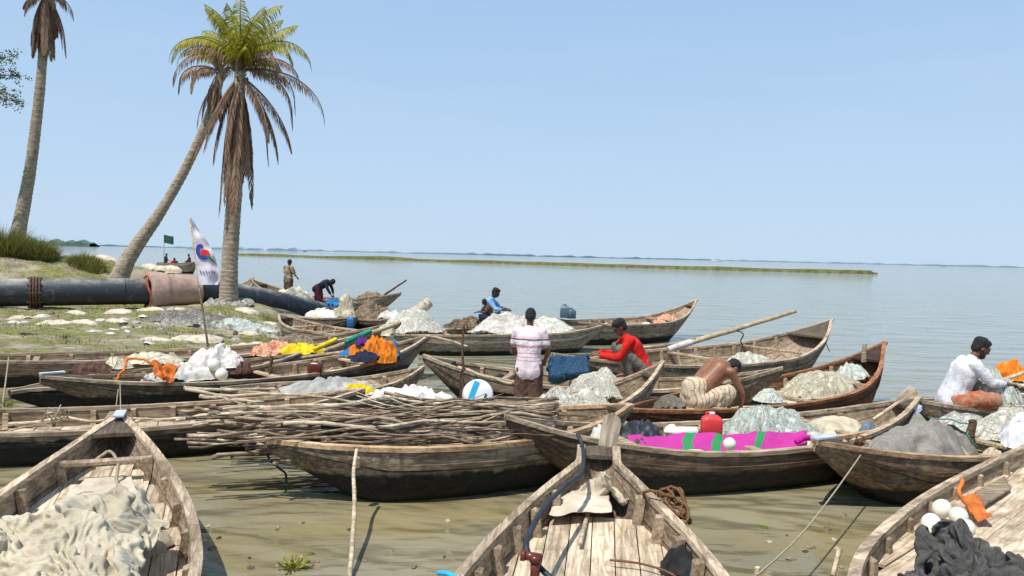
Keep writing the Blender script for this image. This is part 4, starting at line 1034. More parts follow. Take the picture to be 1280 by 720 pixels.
for i, (px, py, r, el, lb) in enumerate([(1177, 636, .070, 1.1, 'white float uppermost left in the cluster beside the charcoal mesh'), (1198, 645, .068, 1.0, 'white float at the centre of the cluster touching the orange rag'), (1164, 656, .072, 1.25, 'white float at the lower left of the cluster half behind the mesh'), (1206, 661, .070, 1.0, 'white float at the lower right of the cluster on open deck')]):
    floatball(lb, PZ(px, py, .50), r, el, i*1.1, rx=.8 if i == 2 else 0)
rope('orange rag tied in a twist beside the four white floats', [PZ(1205, 600, .66), PZ(1200, 618, .58), PZ(1212, 632, .50), PZ(1222, 648, .44)], .018, 'orange', 'rag', 'orange_rag', wob=.03)
sheet('orange_rag', 'loose orange rag end spread over the deck beside the white floats', 'rag', [PZ(1204, 622, .48), PZ(1222, 618, .48), PZ(1240, 650, .46), PZ(1222, 652, .44)], 'orange', 24, .03, 12, 3)
sheet('loose_board', 'grey rounded board lying on the lower right deck behind the orange rag', 'board', [PZ(1218, 618, .43), PZ(1256, 598, .43), PZ(1264, 612, .43), PZ(1230, 634, .43)], 'rib', 8, .002, 2, 3, thick=.02)
mb = MB(); p0 = PZ(1050, 705, .0)
rope('short wooden peg standing at the near rail of the lower right boat', [PZ(1041, 720, .50), PZ(1049, 688, .62)], .016, 'bark_pale', 'peg', 'wooden_peg')
rope('long taut mooring line crossing the water to the grey net boat', [PY(1077, 567, 7.4), PZ(1010, 655, .42), PZ(935, 728, .38)], .0075, sag=.02)

# --- stick pile
random.seed(77)
bs = b_stick
ts0 = [PY(240, 540, 8.6), PY(740, 530, 8.9)]
def stick(label, a, b, r, mat, group, seed, fork=False, arch=0):
    rs = random.Random(seed); a = Vector(a); b = Vector(b); n = 14; pts = []; off = Vector((0, 0, 0)); drift = Vector((0, 0, 0))
    ph = rs.uniform(0, 50); L_ = (b-a).length
    kn = [Vector((0, rs.gauss(0, .046)*L_/2, rs.gauss(0, .028)*L_/2)) if 0 < i < 6 else Vector() for i in range(7)]
    for i in range(n+1):
        t = i/n; k = min(int(t*6), 5); f = t*6-k; w_ = kn[k].lerp(kn[k+1], f)
        w_ = w_+Vector((0, noise.noise(Vector((t*5, ph, 0))), noise.noise(Vector((t*5, ph, 7)))))*.035
        pts.append((b-a)*t+w_+Vector((0, 0, arch*4*t*(1-t))))
    mb = MB(); mb.sweep(pts, [r*(1.1-.55*i/n)*(1+rs.uniform(-.10, .10)) for i in range(n+1)], 7, True, r=rs.random())
    if fork:
        k = rs.randint(5, 10); q = pts[k]; d = ((b-a).normalized()+Vector((0, rs.uniform(-.5, .5), rs.uniform(-.1, .4)))).normalized()
        mb.sweep([q, q+d*.25, q+d*.55+Vector((0, 0, rs.uniform(-.05, .05)))], [r*.6, r*.45, r*.25], 5)
    o = mb.build('branch', M[mat], None, True); o.location = a
    return meta(o, label, 'stick', group)
GS = 'long sticks piled across the stick boat'
nst = 0
mats = ['bark']*5+['bark_pale']*3+['bark_dark']*2
# layered pile: (lateral rank v: 0 near .. 1 far)
for i in range(135):
    v = (i % 27)/26.0; lay = i//27
    # envelope in picture terms measured on site: near side lies on the near gunwale, top of pile higher
    Yc = 7.58+v*1.6+random.uniform(-.08, .08)
    ztop = .58+.20*math.sin(PI*min(1, v*1.0+.12))**.8
    z = .50+(ztop-.50)*(lay+.6)/5+random.uniform(-.02, .02)
    xl = random.uniform(-3.1, -1.5)-.35*v; ln = random.uniform(1.7, 3.4)
    xr = min(xl+ln, .45+.2*v)
    sl = .26
    def yy(x): return Yc+sl*(x+.8)
    a = Vector((xl, yy(xl), z+random.uniform(-.05, .06))); b = Vector((xr, yy(xr)+random.uniform(-.25, .25), z+random.uniform(-.03, .05)))
    if random.random() < .35: a, b = b, a
    mt = random.choice(mats)
    stick({'bark': 'grey brown crooked stick lying in the big pile on the stick boat', 'bark_pale': 'pale peeled stick lying in the big pile on the stick boat', 'bark_dark': 'dark wet stick lying in the big pile on the stick boat'}[mt],
          a, b, random.uniform(.010, .022), mt, {'bark': 'grey brown sticks in the pile', 'bark_pale': 'pale peeled sticks in the pile', 'bark_dark': 'dark wet sticks in the pile'}[mt], 500+i, random.random() < .35)
# individual outliers seen at the near side
stick('pale stick poking out low over the prow of the stick boat', PY(322, 556, 7.3), PY(440, 551, 7.9), .013, 'bark_pale', None, 1)
stick('forked grey stick end drooping over the prow of the stick boat', PY(342, 582, 7.2), PY(400, 562, 7.45), .02, 'bark', None, 2)
stick('long crooked stick rising along the near rail of the stick boat', PY(370, 569, 7.35), PY(560, 532, 8.0), .016, 'bark', None, 3)
stick('thick dark stick lying along the top left of the pile', PY(300, 517, 8.9), PY(470, 513, 9.2), .026, 'bark_dark', None, 4)
stick('long pale stick lying along the top of the pile', PY(232, 487, 9.6), PY(500, 500, 9.4), .022, 'bark_pale', None, 5)
stick('crooked stick reaching right along the top of the pile', PY(480, 492, 9.3), PY(735, 522, 9.1), .02, 'bark', None, 6)
for k in range(16):
    xa = random.uniform(262, 430); ya = random.uniform(536, 572); ln = random.uniform(110, 240); dy = random.uniform(-34, 4)
    stick('crooked stick hanging over the near rail at the prow end of the pile', PY(xa, ya, 7.45+random.uniform(0, .15)), PY(xa+ln, ya+dy, 7.9+random.uniform(0, .3)), random.uniform(.012, .021), random.choice(['bark', 'bark_pale', 'bark']), 'crooked sticks over the near rail', 700+k, k % 3 == 0)
for k, (a, b) in enumerate([((250, 495), (330, 503)), ((244, 511), (325, 521)), ((285, 549), (345, 538)), ((220, 523), (320, 516)), ((262, 508), (330, 530))]):
    stick(['short pale stick butt', 'short grey stick butt', 'pointed stick end', 'long grey plank stick', 'slanting crooked stick'][k]+' jutting left from the pile toward the long grey boat', PY(*a, 8.9-.15*k), PY(*b, 8.9-.1*k), .02, ['bark_pale', 'bark', 'bark', 'bark_pale', 'bark'][k], None, 20+k)
for k, (a, b, yy_) in enumerate([((5, 530), (230, 523), 9.2), ((170, 527), (262, 519), 9.35), ((170, 517), (300, 508), 9.9)]):
    stick(['long pale pole lying along the rail of the long grey boat', 'short pale pole end on the long grey boat beside the prow', 'grey pole lying at the far rail of the long grey boat'][k], PY(*a, yy_), PY(*b, yy_+.1), .018, 'bark_pale', None, 40+k)
rope('pale cord lashed down over the right half of the stick pile', [PY(524, 494, 9.4), PY(530, 512, 8.7), PY(536, 530, 8.3), PY(535, 553, 7.8)], .006)
rope('tattered dark rope hanging from the prow of the stick boat', [PY(333, 556, 7.45), PY(338, 575, 7.4), PY(352, 586, 7.4), PY(356, 606, 7.4)], .012, 'hose', wob=.05)

def pole(label, a, b, r, mat='bamboo', cat='pole', group=None, nodes=6, name='bamboo_pole'):
    a = Vector(a); b = Vector(b); T = thing(name, label, cat, a, 0, group); n = 40; pts = []; rad = []
    for i in range(n+1):
        t = i/n; p = (b-a)*t; p += Vector((noise.noise(Vector((t*3, r*100, a.x))), 0, noise.noise(Vector((t*3, 5, a.x)))))*.03; pts.append(p)
        k = (t*nodes) % 1; rad.append(r*(1.1-.3*t)*(1.12 if k < .06 or k > .96 else 1))
    mb = MB(); mb.sweep(pts, rad, 10); mb.build('culm', M[mat], T, True)
    return T
T = pole('grey bamboo stake standing in the water in front of the stick boat', PZ(437, 730, 0)+(PZ(437, 730, 0)-PY(446, 562, 7.0))*.12, PY(446, 562, 7.0), .019, 'bark_pale', 'stake', name='mooring_stake')
mb = MB(); tp = PY(446, 566, 7.1)-T.location
for k in range(5): mb.sweep([tp+Vector((.03*math.cos(a_), .03*math.sin(a_), -.05-.02*k)) for a_ in [j*.7 for j in range(10)]], .007, 5)
mb.build('lashing', M['rope'], T, True)

# --- magenta boat load
bg_ = b_mag
mc = lambda px, py, Y: PY(px, py, Y)
def draped(label, px0, px1, yt0, yt1, yb0, yb1, Y, mat, seed, name='cloth', drape_out=0.0):
    return sheet(name, label, 'cloth', [mc(px0, yb0, Y-.12), mc(px1, yb1, Y-.12+.3*(px1-px0)/230), mc(px1, yt1, Y+.25+.3*(px1-px0)/230), mc(px0, yt0, Y+.25)], mat, 60, .018, 7, seed, folds=3.2, rug=.8)
T = draped('bright magenta cloth with green bands spread along the rail of the dark boat', 784, 1008, 545, 540, 561, 571, 8.15, 'magenta', 3, 'magenta_cloth')
mT = T
# green bands as stripes in the same cloth (its own material)
m, nt, b = new_mat('magenta with green bands'); g = N(nt)
tc = g.n('ShaderNodeTexCoord').outputs['Object']; sx = g.n('ShaderNodeSeparateXYZ'); g.l(tc, sx.inputs[0])
xx = g.math('ADD', sx.outputs[0], g.math('MULTIPLY', sx.outputs[2], -1.2)); col = g.mix(g.noise(tc, 6, 4, .6), (0.36, .022, .20), (0.52, .035, .30))
for (a, bb) in ((-.42, -.30), (-.08, .04), (.40, .50)):
    mk = g.math('MULTIPLY', g.math('GREATER_THAN', xx, a), g.math('LESS_THAN', xx, bb)); col = g.mix(mk, col, (.02, .24, .07))
g.l(col, b.inputs['Base Color']); b.inputs['Roughness'].default_value = .9; g.bump(g.noise(tc, 14, 5, .6, 1), .5, .02, b)
mT.data.materials[0] = m
rope('magenta cloth twist hanging off the right end of the magenta cloth', [mc(995, 552, 8.35), mc(1006, 547, 8.4), mc(1018, 549, 8.45)], .035, 'magenta', 'cloth', 'cloth_roll', wob=.01)
floatball('cream ball float resting on the magenta cloth', mc(912, 555, 8.05), .068, 1, 0)
def bottle(label, c, L_, r, rz, group=None):
    T = thing('plastic_bottle', label, 'bottle', c, rz, group); mb = MB()
    mt_ = Matrix.Rotation(PI/2, 4, 'Y'); mb.lathe([(r*.6, 0), (r, .02), (r, L_*.6), (r*.92, L_*.7), (r*.35, L_*.9), (r*.33, L_)], 18, mt_); mb.build('body', M['white_pl'], T, True)
    mb = MB(); mb.lathe([(r*.42, L_), (r*.42, L_+.03)], 14, mt_); mb.build('cap', M['float'], T, True)
bottle('white plastic bottle float lying on the deck left of the red jug', mc(872, 540, 8.75), .36, .062, PI+.1)
floatball('white rounded float beside the white bottle on the dark boat', mc(838, 540, 8.8), .075, 1.3, .3)
def jug(label, c, w_, d_, h_, mat, capm='white_pl', rz=0, name='jerry_can', group=None):
    T = thing(name, label, 'jerry can', c, rz, group)
    mb = MB(); prof = [(.92, 0), (1, .03), (1, .74), (.92, .84), (.62, .94), (.25, 1.0)]
    vs = []; fs = []; n = 24
    for (s, z) in prof:
        for k in range(n):
            a = 2*PI*k/n; ca, sa = math.cos(a), math.sin(a); e = .45
            vs.append((w_/2*s*math.copysign(abs(ca)**e, ca), d_/2*s*math.copysign(abs(sa)**e, sa), h_*z))
    for i in range(len(prof)-1):
        for k in range(n): fs.append((i*n+k, i*n+(k+1) % n, (i+1)*n+(k+1) % n, (i+1)*n+k))
    fs += [tuple(reversed(range(n))), tuple(range((len(prof)-1)*n, len(prof)*n))]
    JB = mesh_obj('body', vs, fs, M[mat], T, True)
    mb = MB(); mb.sweep([(-w_*.30, 0, h_*.88), (-w_*.28, 0, h_*1.06), (w_*.05, 0, h_*1.1), (w_*.16, 0, h_*.96)], .011, 6); mb.build('handle', M[mat], JB, True)
    mb = MB(); mb.lathe([(w_*.14, h_*.97), (w_*.14, h_*1.08), (w_*.10, h_*1.10)], 14, Matrix.Translation((w_*.0, 0, 0))); mb.build('cap', M[capm], JB, True)
    return T
jug('red plastic jerry can with white cap standing behind the magenta cloth', mc(889, 547, 8.75), .235, .16, .27, 'red_pl')
heap('fishing_net', 'tall tangled grey green net heap in the dark boat behind the magenta cloth', 'net', mc(957, 553, 9.0), .60, .40, .40, .2, 'net_teal', 'net', 80, 4, strands=900, rough=.30, freq=3.6, flat=.6, strand_mat='net_teal')
heap('fishing_net', 'cream net mound right of the grey green net heap', 'net', mc(1040, 550, 9.25), .55, .36, .30, .3, 'cream', 'smooth', 60, 6, rough=.25, freq=2.4, flat=.6)
heap('fishing_net', 'flat white net spread between cream mound and magenta cloth', 'net', mc(1010, 556, 8.75), .42, .22, .16, .2, 'net_white', 'net', 50, 9, strands=90, rough=.3, freq=4)
heap('mesh_bundle', 'dark grey speckled bundle at the right edge of the cream mound', 'bundle', mc(1086, 538, 9.1), .12, .10, .12, 0, 'bluegrey_pl', 'net', 30, 2, rough=.6, freq=9)
paddle('pale round bladed paddle raised at the right end of the dark boat', mc(1092, 524, 9.2), mc(1145, 488, 9.6), .17, .40, 'deck', tw=.5)
paddle('blue grey board like paddle lying at the right end of the dark boat', mc(1105, 535, 9.0), mc(1152, 508, 9.4), .09, .4, 'tin_cap', tw=.7)
heap('rag_pile', 'dark teal tarpaulin pile tucked left of the white bottle in the dark boat', 'tarpaulin', mc(800, 545, 8.6), .28, .25, .2, .2, 'hose', 'cloth', 40, 3, rough=.4, freq=5)
heap('blue_sack', 'pale blue sack behind the paddle at the bow of the dark boat', 'sack', mc(755, 546, 8.3), .22, .16, .14, .2, 'sack', 'cloth', 40, 5, rough=.4, freq=5)

# --- grey-net boat
heap('fishing_net', 'broad low mound of dark grey net in the boat with the pale tip', 'net', b_greynet.at(.30, .0, .03), .95, .50, .40, b_greynet.rz, 'net_grey', 'smooth', 70, 12, rough=.22, freq=4.0, flat=.75)
paddle('grey paddle shaped board lying at the rail of the right hand mending boat', mc(1160, 545, 8.6), mc(1215, 560, 8.7), .12, .3, 'rail')
# --- right boats clutter
heap('fishing_net', 'pale grey net draped over the knees of the man in the white shirt', 'net', mc(1240, 498, 9.75), .38, .28, .38, .2, 'net_teal', 'net', 50, 21, strands=320, rough=.25, freq=4, flat=.8)
heap('fishing_net', 'white net heap at the right edge below the mending man', 'net', mc(1262, 540, 9.0), .48, .32, .30, .2, 'net_white', 'net', 60, 22, strands=360, rough=.3, freq=3)
heap('fishing_net', 'bluish white net laid along the deck below the mending man', 'net', mc(1200, 530, 9.2), .42, .2, .15, .2, 'sack', 'net', 50, 23, strands=80, rough=.3, freq=3)
heap('plastic_sack', 'bulging white sack cut by the right edge of the frame', 'sack', mc(1283, 553, 8.2), .24, .22, .34, .2, 'white_pl', 'cloth', 50, 24, rough=.3, freq=3)
heap('orange_bundle', 'orange cloth bundle on the boat at the right edge', 'bundle', mc(1262, 470, 12.0), .28, .2, .26, .3, 'orange2', 'cloth', 40, 25, rough=.45, freq=6)
for k, (a, b) in enumerate([((1245, 478), (1290, 462)), ((1238, 488), (1290, 480)), ((1232, 498), (1290, 492))]):
    pole(['upper loose bamboo pole below the orange bundle', 'middle loose bamboo pole below the orange bundle', 'lowest loose bamboo pole below the orange bundle'][k], mc(*a, 11.2), mc(*b, 11.4), .03, 'bark_pale')
pole('dark wooden post standing among the nets at the right', mc(1213, 560, 8.6), mc(1215, 526, 8.6), .05, 'rust', 'post', name='wooden_post')
rope('green cord tied round the dark post at the right', [mc(1160, 521, 9.2), mc(1212, 530, 8.7), mc(1208, 545, 8.55), mc(1222, 560, 8.5)], .008, 'teal', wob=.03)
knot('tangled green rope at the foot of the dark post', mc(1200, 562, 8.5), .10, 'teal', 4, 5, .008)
heap('rag_pile', 'dark crumpled cloth under the nets at the right beside the post', 'cloth', mc(1185, 548, 8.8), .3, .2, .16, 0, 'black_cloth', 'cloth', 40, 26, rough=.4, freq=5)
heap('fishing_net', 'pale yellowish net piece in front of the dark post', 'net', mc(1180, 562, 8.3), .3, .15, .12, .1, 'net_cream', 'net', 40, 27, strands=50, rough=.3, freq=4)

# --- brown boat load
heap('fishing_net', 'cream net spread flat in the bow of the red brown boat', 'net', mc(1025, 486, 12.3), .95, .45, .30, b_brown.rz, 'net_cream', 'net', 70, 31, strands=320, rough=.18, freq=2.5, flat=.5)
heap('fishing_net', 'grey blue net lump next to the peg in the red brown bow', 'net', mc(1062, 468, 12.9), .35, .25, .2, b_brown.rz, 'net_teal', 'net', 40, 32, strands=60, rough=.4, freq=5)
heap('mesh_bundle', 'small green mesh bundle left of the cream net on the red brown boat', 'bundle', mc(962, 497, 10.9), .22, .15, .13, 0, 'net_teal', 'net', 40, 33, rough=.4, freq=5, strands=40)
pole('grey peg standing in the bow of the red brown boat', mc(1080, 452, 12.9), mc(1081, 430, 12.9), .04, 'rail', 'peg', name='wooden_peg')
# --- net boat
bn = b_net
heap('fishing_net', 'large tangled white net heap in the boat below the standing man', 'net', bn.at(.64, -.05, .0), 1.0, .55, .44, bn.rz, 'net_white', 'net', 90, 41, strands=1000, rough=.30, freq=2.8, flat=.75)
heap('fishing_net', 'white net trailing up to the hands of the man in red', 'net', mc(752, 490, 10.9), .45, .36, .36, .3, 'net_white', 'net', 60, 42, strands=420, rough=.3, freq=3, flat=.9)
heap('clear_bag', 'bunched translucent grey plastic bag at the left of the white net heap', 'bag', bn.at(.40, -.25, .05), .16, .13, .26, 0, 'sack', 'cloth', 40, 43, rough=.5, freq=7)
paddle('pale curved board raised at the stern of the net boat', mc(800, 512, 10.2), mc(829, 455, 10.7), .10, .5, 'rail', tw=.8)
rope('pale rope running from the net heap to the stern board', [mc(790, 528, 9.8), mc(745, 524, 9.6), mc(700, 530, 9.3)], .009, wob=.02)
sheet('navy_crate_net', 'dark blue net folded into a block beside the man in red', 'net', [mc(690, 468, 11.9), mc(736, 466, 11.9), mc(734, 444, 12.2), mc(688, 446, 12.2)], 'navy_net', 30, .05, 6, 4, thick=.16)
def drum():
    T = thing('round_float', 'white round tub lid with blue stripe propped behind the stick pile', 'tub', mc(598, 493, 9.55)); T.rotation_euler = (R(72), R(22), R(8)); T.scale = (.88,)*3
    mb = MB(); mb.lathe([(.19, -.12), (.215, -.10), (.215, .0), (.205, .03), (.18, .045), (.06, .055)], 32); SH = mb.build('shell', M['white_pl'], T, True)
    mb = MB(); mb.box(-.13, -.055, -.155, .155, .020, .062); mb.build('stripe', M['blue_pl'], SH)
    mb = MB(); mb.box(.08, .10, -.03, .04, .03, .066); mb.build('mark', M['hose'], SH)
drum()
# --- clutter in rows
heap('grey_sheet', 'grey plastic sheeting heap behind the left of the stick pile', 'sheeting', mc(412, 492, 10.9), .62, .4, .28, .2, 'grey_tarp', 'cloth', 60, 51, rough=.3, freq=3)
heap('plastic_sack', 'white and pink sacks lying behind the right of the stick pile', 'sack', mc(508, 498, 10.6), .58, .28, .2, .1, 'net_pink', 'cloth', 60, 52, rough=.4, freq=4)
heap('yellow_cloth', 'small yellow cloth on the sticks between grey sheeting and white sacks', 'cloth', mc(450, 487, 10.5), .22, .10, .10, .1, 'yellow', 'cloth', 30, 53, rough=.5, freq=8)
b_wee = boat('half hidden boat holding the grey sheeting behind the stick pile', Vector((-4.1, 10.9, .42)), PY(530, 458, 12.2), 1.15, .36, 'hull_grey_low', deck=(.1, .9), ribs=7, pw=2.6)
# rag boat load
def rb(px, py, Y): return PY(px, py, Y)
sheet('orange_rag', 'orange rag hanging over the rail of the boat with the pale prow', 'rag', [rb(187, 455, 11.2), rb(226, 458, 11.2), rb(214, 478, 10.9), rb(196, 474, 10.9)], 'orange', 30, .06, 7, 7, folds=2, group=None)
rope('orange cloth strip knotted round the rail left of the orange rag', [rb(158, 446, 11.6), rb(156, 460, 11.1), rb(148, 470, 10.95), rb(142, 482, 10.8)], .02, 'orange', 'rag', 'orange_rag', wob=.03)
rope('orange strip stretched from the knot to the orange rag', [rb(158, 448, 11.5), rb(178, 450, 11.4), rb(190, 456, 11.3)], .02, 'orange', 'rag', 'orange_rag', wob=.03)
rope('thin cord hanging from the orange knot to the canvas boat prow', [rb(149, 476, 10.8), rb(144, 518, 10.3)], .007)
heap('plastic_sack', 'pale sacks beside the two round floats in the boat with the pale prow', 'sack', rb(225, 470, 11.9), .62, .28, .2, .5, 'sack', 'cloth', 50, 61, rough=.4, freq=5)
heap('plastic_sack', 'crumpled black and white sacks behind the two round floats', 'sack', rb(268, 455, 12.8), .5, .3, .30, .5, 'net_pink', 'cloth', 50, 62, rough=.5, freq=5)
heap('rag_pile', 'dark brown cloth lump right of the crumpled sacks', 'cloth', rb(296, 462, 12.9), .22, .2, .22, .5, 'brown_lungi', 'cloth', 40, 63, rough=.5, freq=6)
floatball('upper white round float behind the orange rag boat rail', rb(268, 456, 12.0), .10, 1, 0)
floatball('lower white round float nearer the rail of the orange rag boat', rb(277, 468, 11.9), .095, 1, 1)
heap('rag_pile', 'purple brown rag heap on the prow left of the orange knot', 'cloth', rb(113, 462, 12.0), .28, .16, .14, .3, 'brown_lungi', 'cloth', 30, 64, rough=.5, freq=6)
heap('fishing_net', 'small cream net pile between the knot and the orange rag', 'net', rb(145, 456, 12.6), .28, .16, .14, .3, 'net_cream', 'net', 30, 65, rough=.4, freq=6, strands=30)
heap('fishing_net', 'small white net pile farther along behind the orange strip', 'net', rb(185, 450, 13.2), .5, .2, .14, .3, 'net_cream', 'net', 30, 66, rough=.4, freq=6, strands=40)
jug('dark red brown jerry can on the deck left of the coloured clothes', rb(394, 470, 12.7), .24, .16, .25, 'maroon_pl', 'bamboo')
pole('pale pole laid along the rail of the boat with the pale prow', rb(230, 485, 10.7), rb(345, 487, 10.9), .022, 'bark_pale')
pole('second crooked pole under the pale pole near the stick pile', rb(250, 495, 10.4), rb(345, 500, 10.4), .024, 'bark')
# coloured clothes
def cl(label, px, py, Y, rx, h, mat, seed, name='garment', ry=None): heap(name, label, 'clothes', rb(px, py, Y), rx, ry or rx*.7, h, .3, mat, 'cloth', 36, seed, rough=.5, freq=6, group='washed clothes laid out on the boats')
cl('bright orange garment at the centre of the coloured clothes', 472, 449, 13.4, .32, .40, 'orange2', 71)
cl('blue garment at the right end of the coloured clothes', 490, 446, 13.7, .17, .32, 'blue_cl', 72)
cl('purple garment above the orange one', 453, 430, 14.2, .14, .16, 'purple', 73)
cl('small blue garment at the left end of the coloured clothes', 433, 441, 13.8, .12, .12, 'blue_cl', 74)
cl('dull purple garment in front of the orange one', 455, 448, 13.1, .24, .14, 'dark_shirt', 75)
cl('small orange garment left of the purple garment', 443, 440, 13.6, .1, .12, 'orange2', 76)
cl('orange and cream patterned garment left of the yellow cloth', 345, 440, 14.6, .48, .22, 'mixed', 77)
cl('yellow cloth spread on the boat along the bank', 378, 439, 14.5, .42, .16, 'yellow', 78)
rope('yellow cloth strip running right from the yellow cloth', [rb(392, 437, 14.3), rb(408, 430, 14.5), rb(420, 424, 14.7)], .045, 'yellow', 'cloth', 'yellow_cloth')
rope('teal cloth roll lying on the boat above the coloured clothes', [rb(432, 428, 15), rb(446, 421, 15.2), rb(463, 414, 15.5)], .05, 'teal', 'cloth', 'cloth_roll')
heap('bag', 'cream bag in front of the big white net heap on the far boat', 'bag', rb(483, 416, 16.3), .2, .15, .18, 0, 'cream', 'smooth', 24, 79)
heap('driftwood_pile', 'dark bundle of sticks and net left of the yellow strip', 'bundle', rb(370, 430, 15.6), .4, .25, .22, 0, 'bark', 'net', 36, 80, rough=.5, freq=6, strands=80, strand_mat='bark_pale')
pole('long weathered pole slanting up along the boat by the bank', rb(340, 462, 13.8), rb(500, 404, 16.2), .05, 'rail')
pole('second weathered pole lying beside the yellow cloth', rb(300, 458, 13.9), rb(430, 440, 14.4), .04, 'rail')
pole('short dark post standing in the boat left of the red brown can', rb(339, 468, 12.4), rb(339, 445, 12.4), .03, 'rust', 'post', name='wooden_post')
pole('tall dark post standing in the water beside the far boat', rb(578, 515, 11.3)+Vector((0, 0, -.5)), rb(579, 405, 11.6), .022, 'rust', 'post', name='wooden_post')
pole('thin dark post left of the white tub lid', rb(575, 500, 11.0)+Vector((0, 0, -.3)), rb(577, 462, 11.0), .02, 'rust', 'post', name='wooden_post')
pole('bamboo yoke pole slanting down from the coloured clothes prow to the post', rb(533, 419, 14), rb(584, 432, 13), .022, 'rib')
pole('pale pole lying along the rail of the boat behind the white tub lid', rb(573, 460, 11.6), rb(640, 480, 11.2), .025, 'bamboo')
# far boat loads
heap('fishing_net', 'big white net heap on the left end of the far boat', 'net', rb(515, 412, 18.6), .75, .45, .50, .3, 'net_white', 'net', 60, 81, strands=260, rough=.3, freq=2.5)
rope('tan cloth bundle standing up above the white net heap on the far boat', [rb(505, 395, 18.9), rb(522, 388, 19), rb(537, 377, 19.1)], .14, 'cream', 'bundle', 'cloth_bundle', wob=.04)
heap('fishing_net', 'pinkish white net heap beside the man in the light blue shirt', 'net', rb(640, 413, 19.0), 1.05, .5, .52, .3, 'net_pink', 'net', 60, 82, strands=320, rough=.22, freq=2.2)
heap('fishing_net', 'white net at the right end of the pinkish heap', 'net', rb(675, 412, 19.4), .8, .4, .36, .3, 'net_white', 'net', 50, 83, strands=80, rough=.25, freq=2.5)
heap('rag_pile', 'dark red brown pile under the feet of the blue shirted man', 'bundle', rb(586, 408, 19.4), .6, .3, .26, .2, 'bark', 'net', 40, 84, rough=.5, freq=5, strands=60, strand_mat='rust')
jug('blue grey jerry can standing on the far boat right of the striped man', rb(706, 397, 20.6), .26, .2, .33, 'bluegrey_pl', 'bluegrey_pl', group='blue grey cans')
jug('second blue grey can touching the first one', rb(714, 398, 20.6), .22, .2, .26, 'bluegrey_pl', 'bluegrey_pl', rz=.5, group='blue grey cans')
heap('rag_pile', 'small reddish clutter in the long bow of the farthest boat', 'bundle', b_tip.at(.80, 0, .05), .5, .3, .28, .4, 'mixed', 'net', 36, 85, rough=.6, freq=6)
heap('fishing_net', 'white net with dark floats lying in the large open boat', 'net', b_big.at(.62, -.1, .02), .85, .5, .38, b_big.rz, 'net_white', 'net', 60, 86, strands=320, rough=.35, freq=3)
T = pole('long thick bamboo pole leaning out over the large open boat', rb(850, 432, 13.6), rb(994, 389, 14.4), .046, 'bamboo', nodes=9)
pole('thin pole leading from the thick bamboo pole toward the man in red', rb(735, 448, 13.3), rb(870, 424, 13.7), .035, 'rail')
rope('pale cloth wrapped round the lower end of the bamboo pole', [rb(836, 437, 13.4), rb(850, 432, 13.45), rb(864, 428, 13.5)], .06, 'sack', 'cloth', 'cloth_roll')
rope('tangled dark cord hanging from the bamboo pole', [rb(923, 411, 13.9), rb(928, 425, 13.9), rb(926, 440, 13.9)], .012, 'hose', wob=.06)
rope('thin line hanging from the tall bow of the large open boat to the water', [rb(1026, 412, 16.7), rb(1037, 440, 16.5)], .008, 'hose')
# brown/olive bag under the bare man
heap('bag', 'olive green bag beside the bare backed man', 'bag', rb(838, 508, 10.0), .22, .15, .16, 0, 'trouser', 'smooth', 30, 91)
# pipe end boats
heap('grey_sheet', 'white sheeting over the small boat by the pipe end', 'sheeting', b_tarp.at(.5, 0, .18), .75, .5, .34, b_tarp.rz, 'sack', 'cloth', 50, 92, rough=.3, freq=3)
cl('sky blue cloth on top of the sheeted boat', 416, 381, 22.6, .25, .2, 'blue_cl', 93)
heap('bundle', 'tan upright bundle on the right end of the sheeted boat', 'bundle', b_tarp.at(.8, 0, .3), .3, .25, .6, 0, 'cream', 'cloth', 40, 94, rough=.4)
heap('rag_pile', 'brown pile heaped on the cluttered boat', 'bundle', b_tarp2.at(.4, 0, .2), .6, .4, .55, 0, 'bark', 'net', 40, 95, rough=.5, freq=4, strands=80, strand_mat='rib')
heap('grey_sheet', 'white sheet on the right end of the cluttered boat', 'sheeting', b_tarp2.at(.75, 0, .2), .5, .35, .3, 0, 'sack', 'cloth', 40, 96, rough=.4)
heap('fishing_net', 'cream net mound by the tan vested man on the low far boat', 'net', PZ(366, 379, .30), 1.25, .5, .72, b_far.rz, 'net_cream', 'net', 50, 97, strands=80, rough=.3, freq=2)
heap('rag_pile', 'dark brown clutter at the right end of the low far boat', 'bundle', b_far.at(.82, 0, .15), .9, .4, .35, b_far.rz, 'bark', 'net', 40, 98, strands=80, rough=.5, freq=4, strand_mat='rail')
pole('thin pole sticking up at the right end of the low far boat', rb(480, 369, 30.2), rb(508, 350, 30.2), .04, 'rust')
jug('blue plastic can hung beside the sheeted boat', rb(438, 409, 20.5), .18, .14, .26, 'blue_cl', 'white_pl')
# ropes on the left
rope('pale cord hanging at the far left from the bank boat to the mud', [rb(11, 447, 12.2), rb(8, 470, 12.0), rb(3, 508, 11.6)], .012)
knot('pale rope coil on the rail of the long grey boat at left', rb(70, 524, 9.1), .12, 'rope', 5, 9, .008)
knot('white rope coil on the small prow of the grey net boat', rb(1075, 552, 7.9), .05, 'rope_brown', 3, 4, .006)

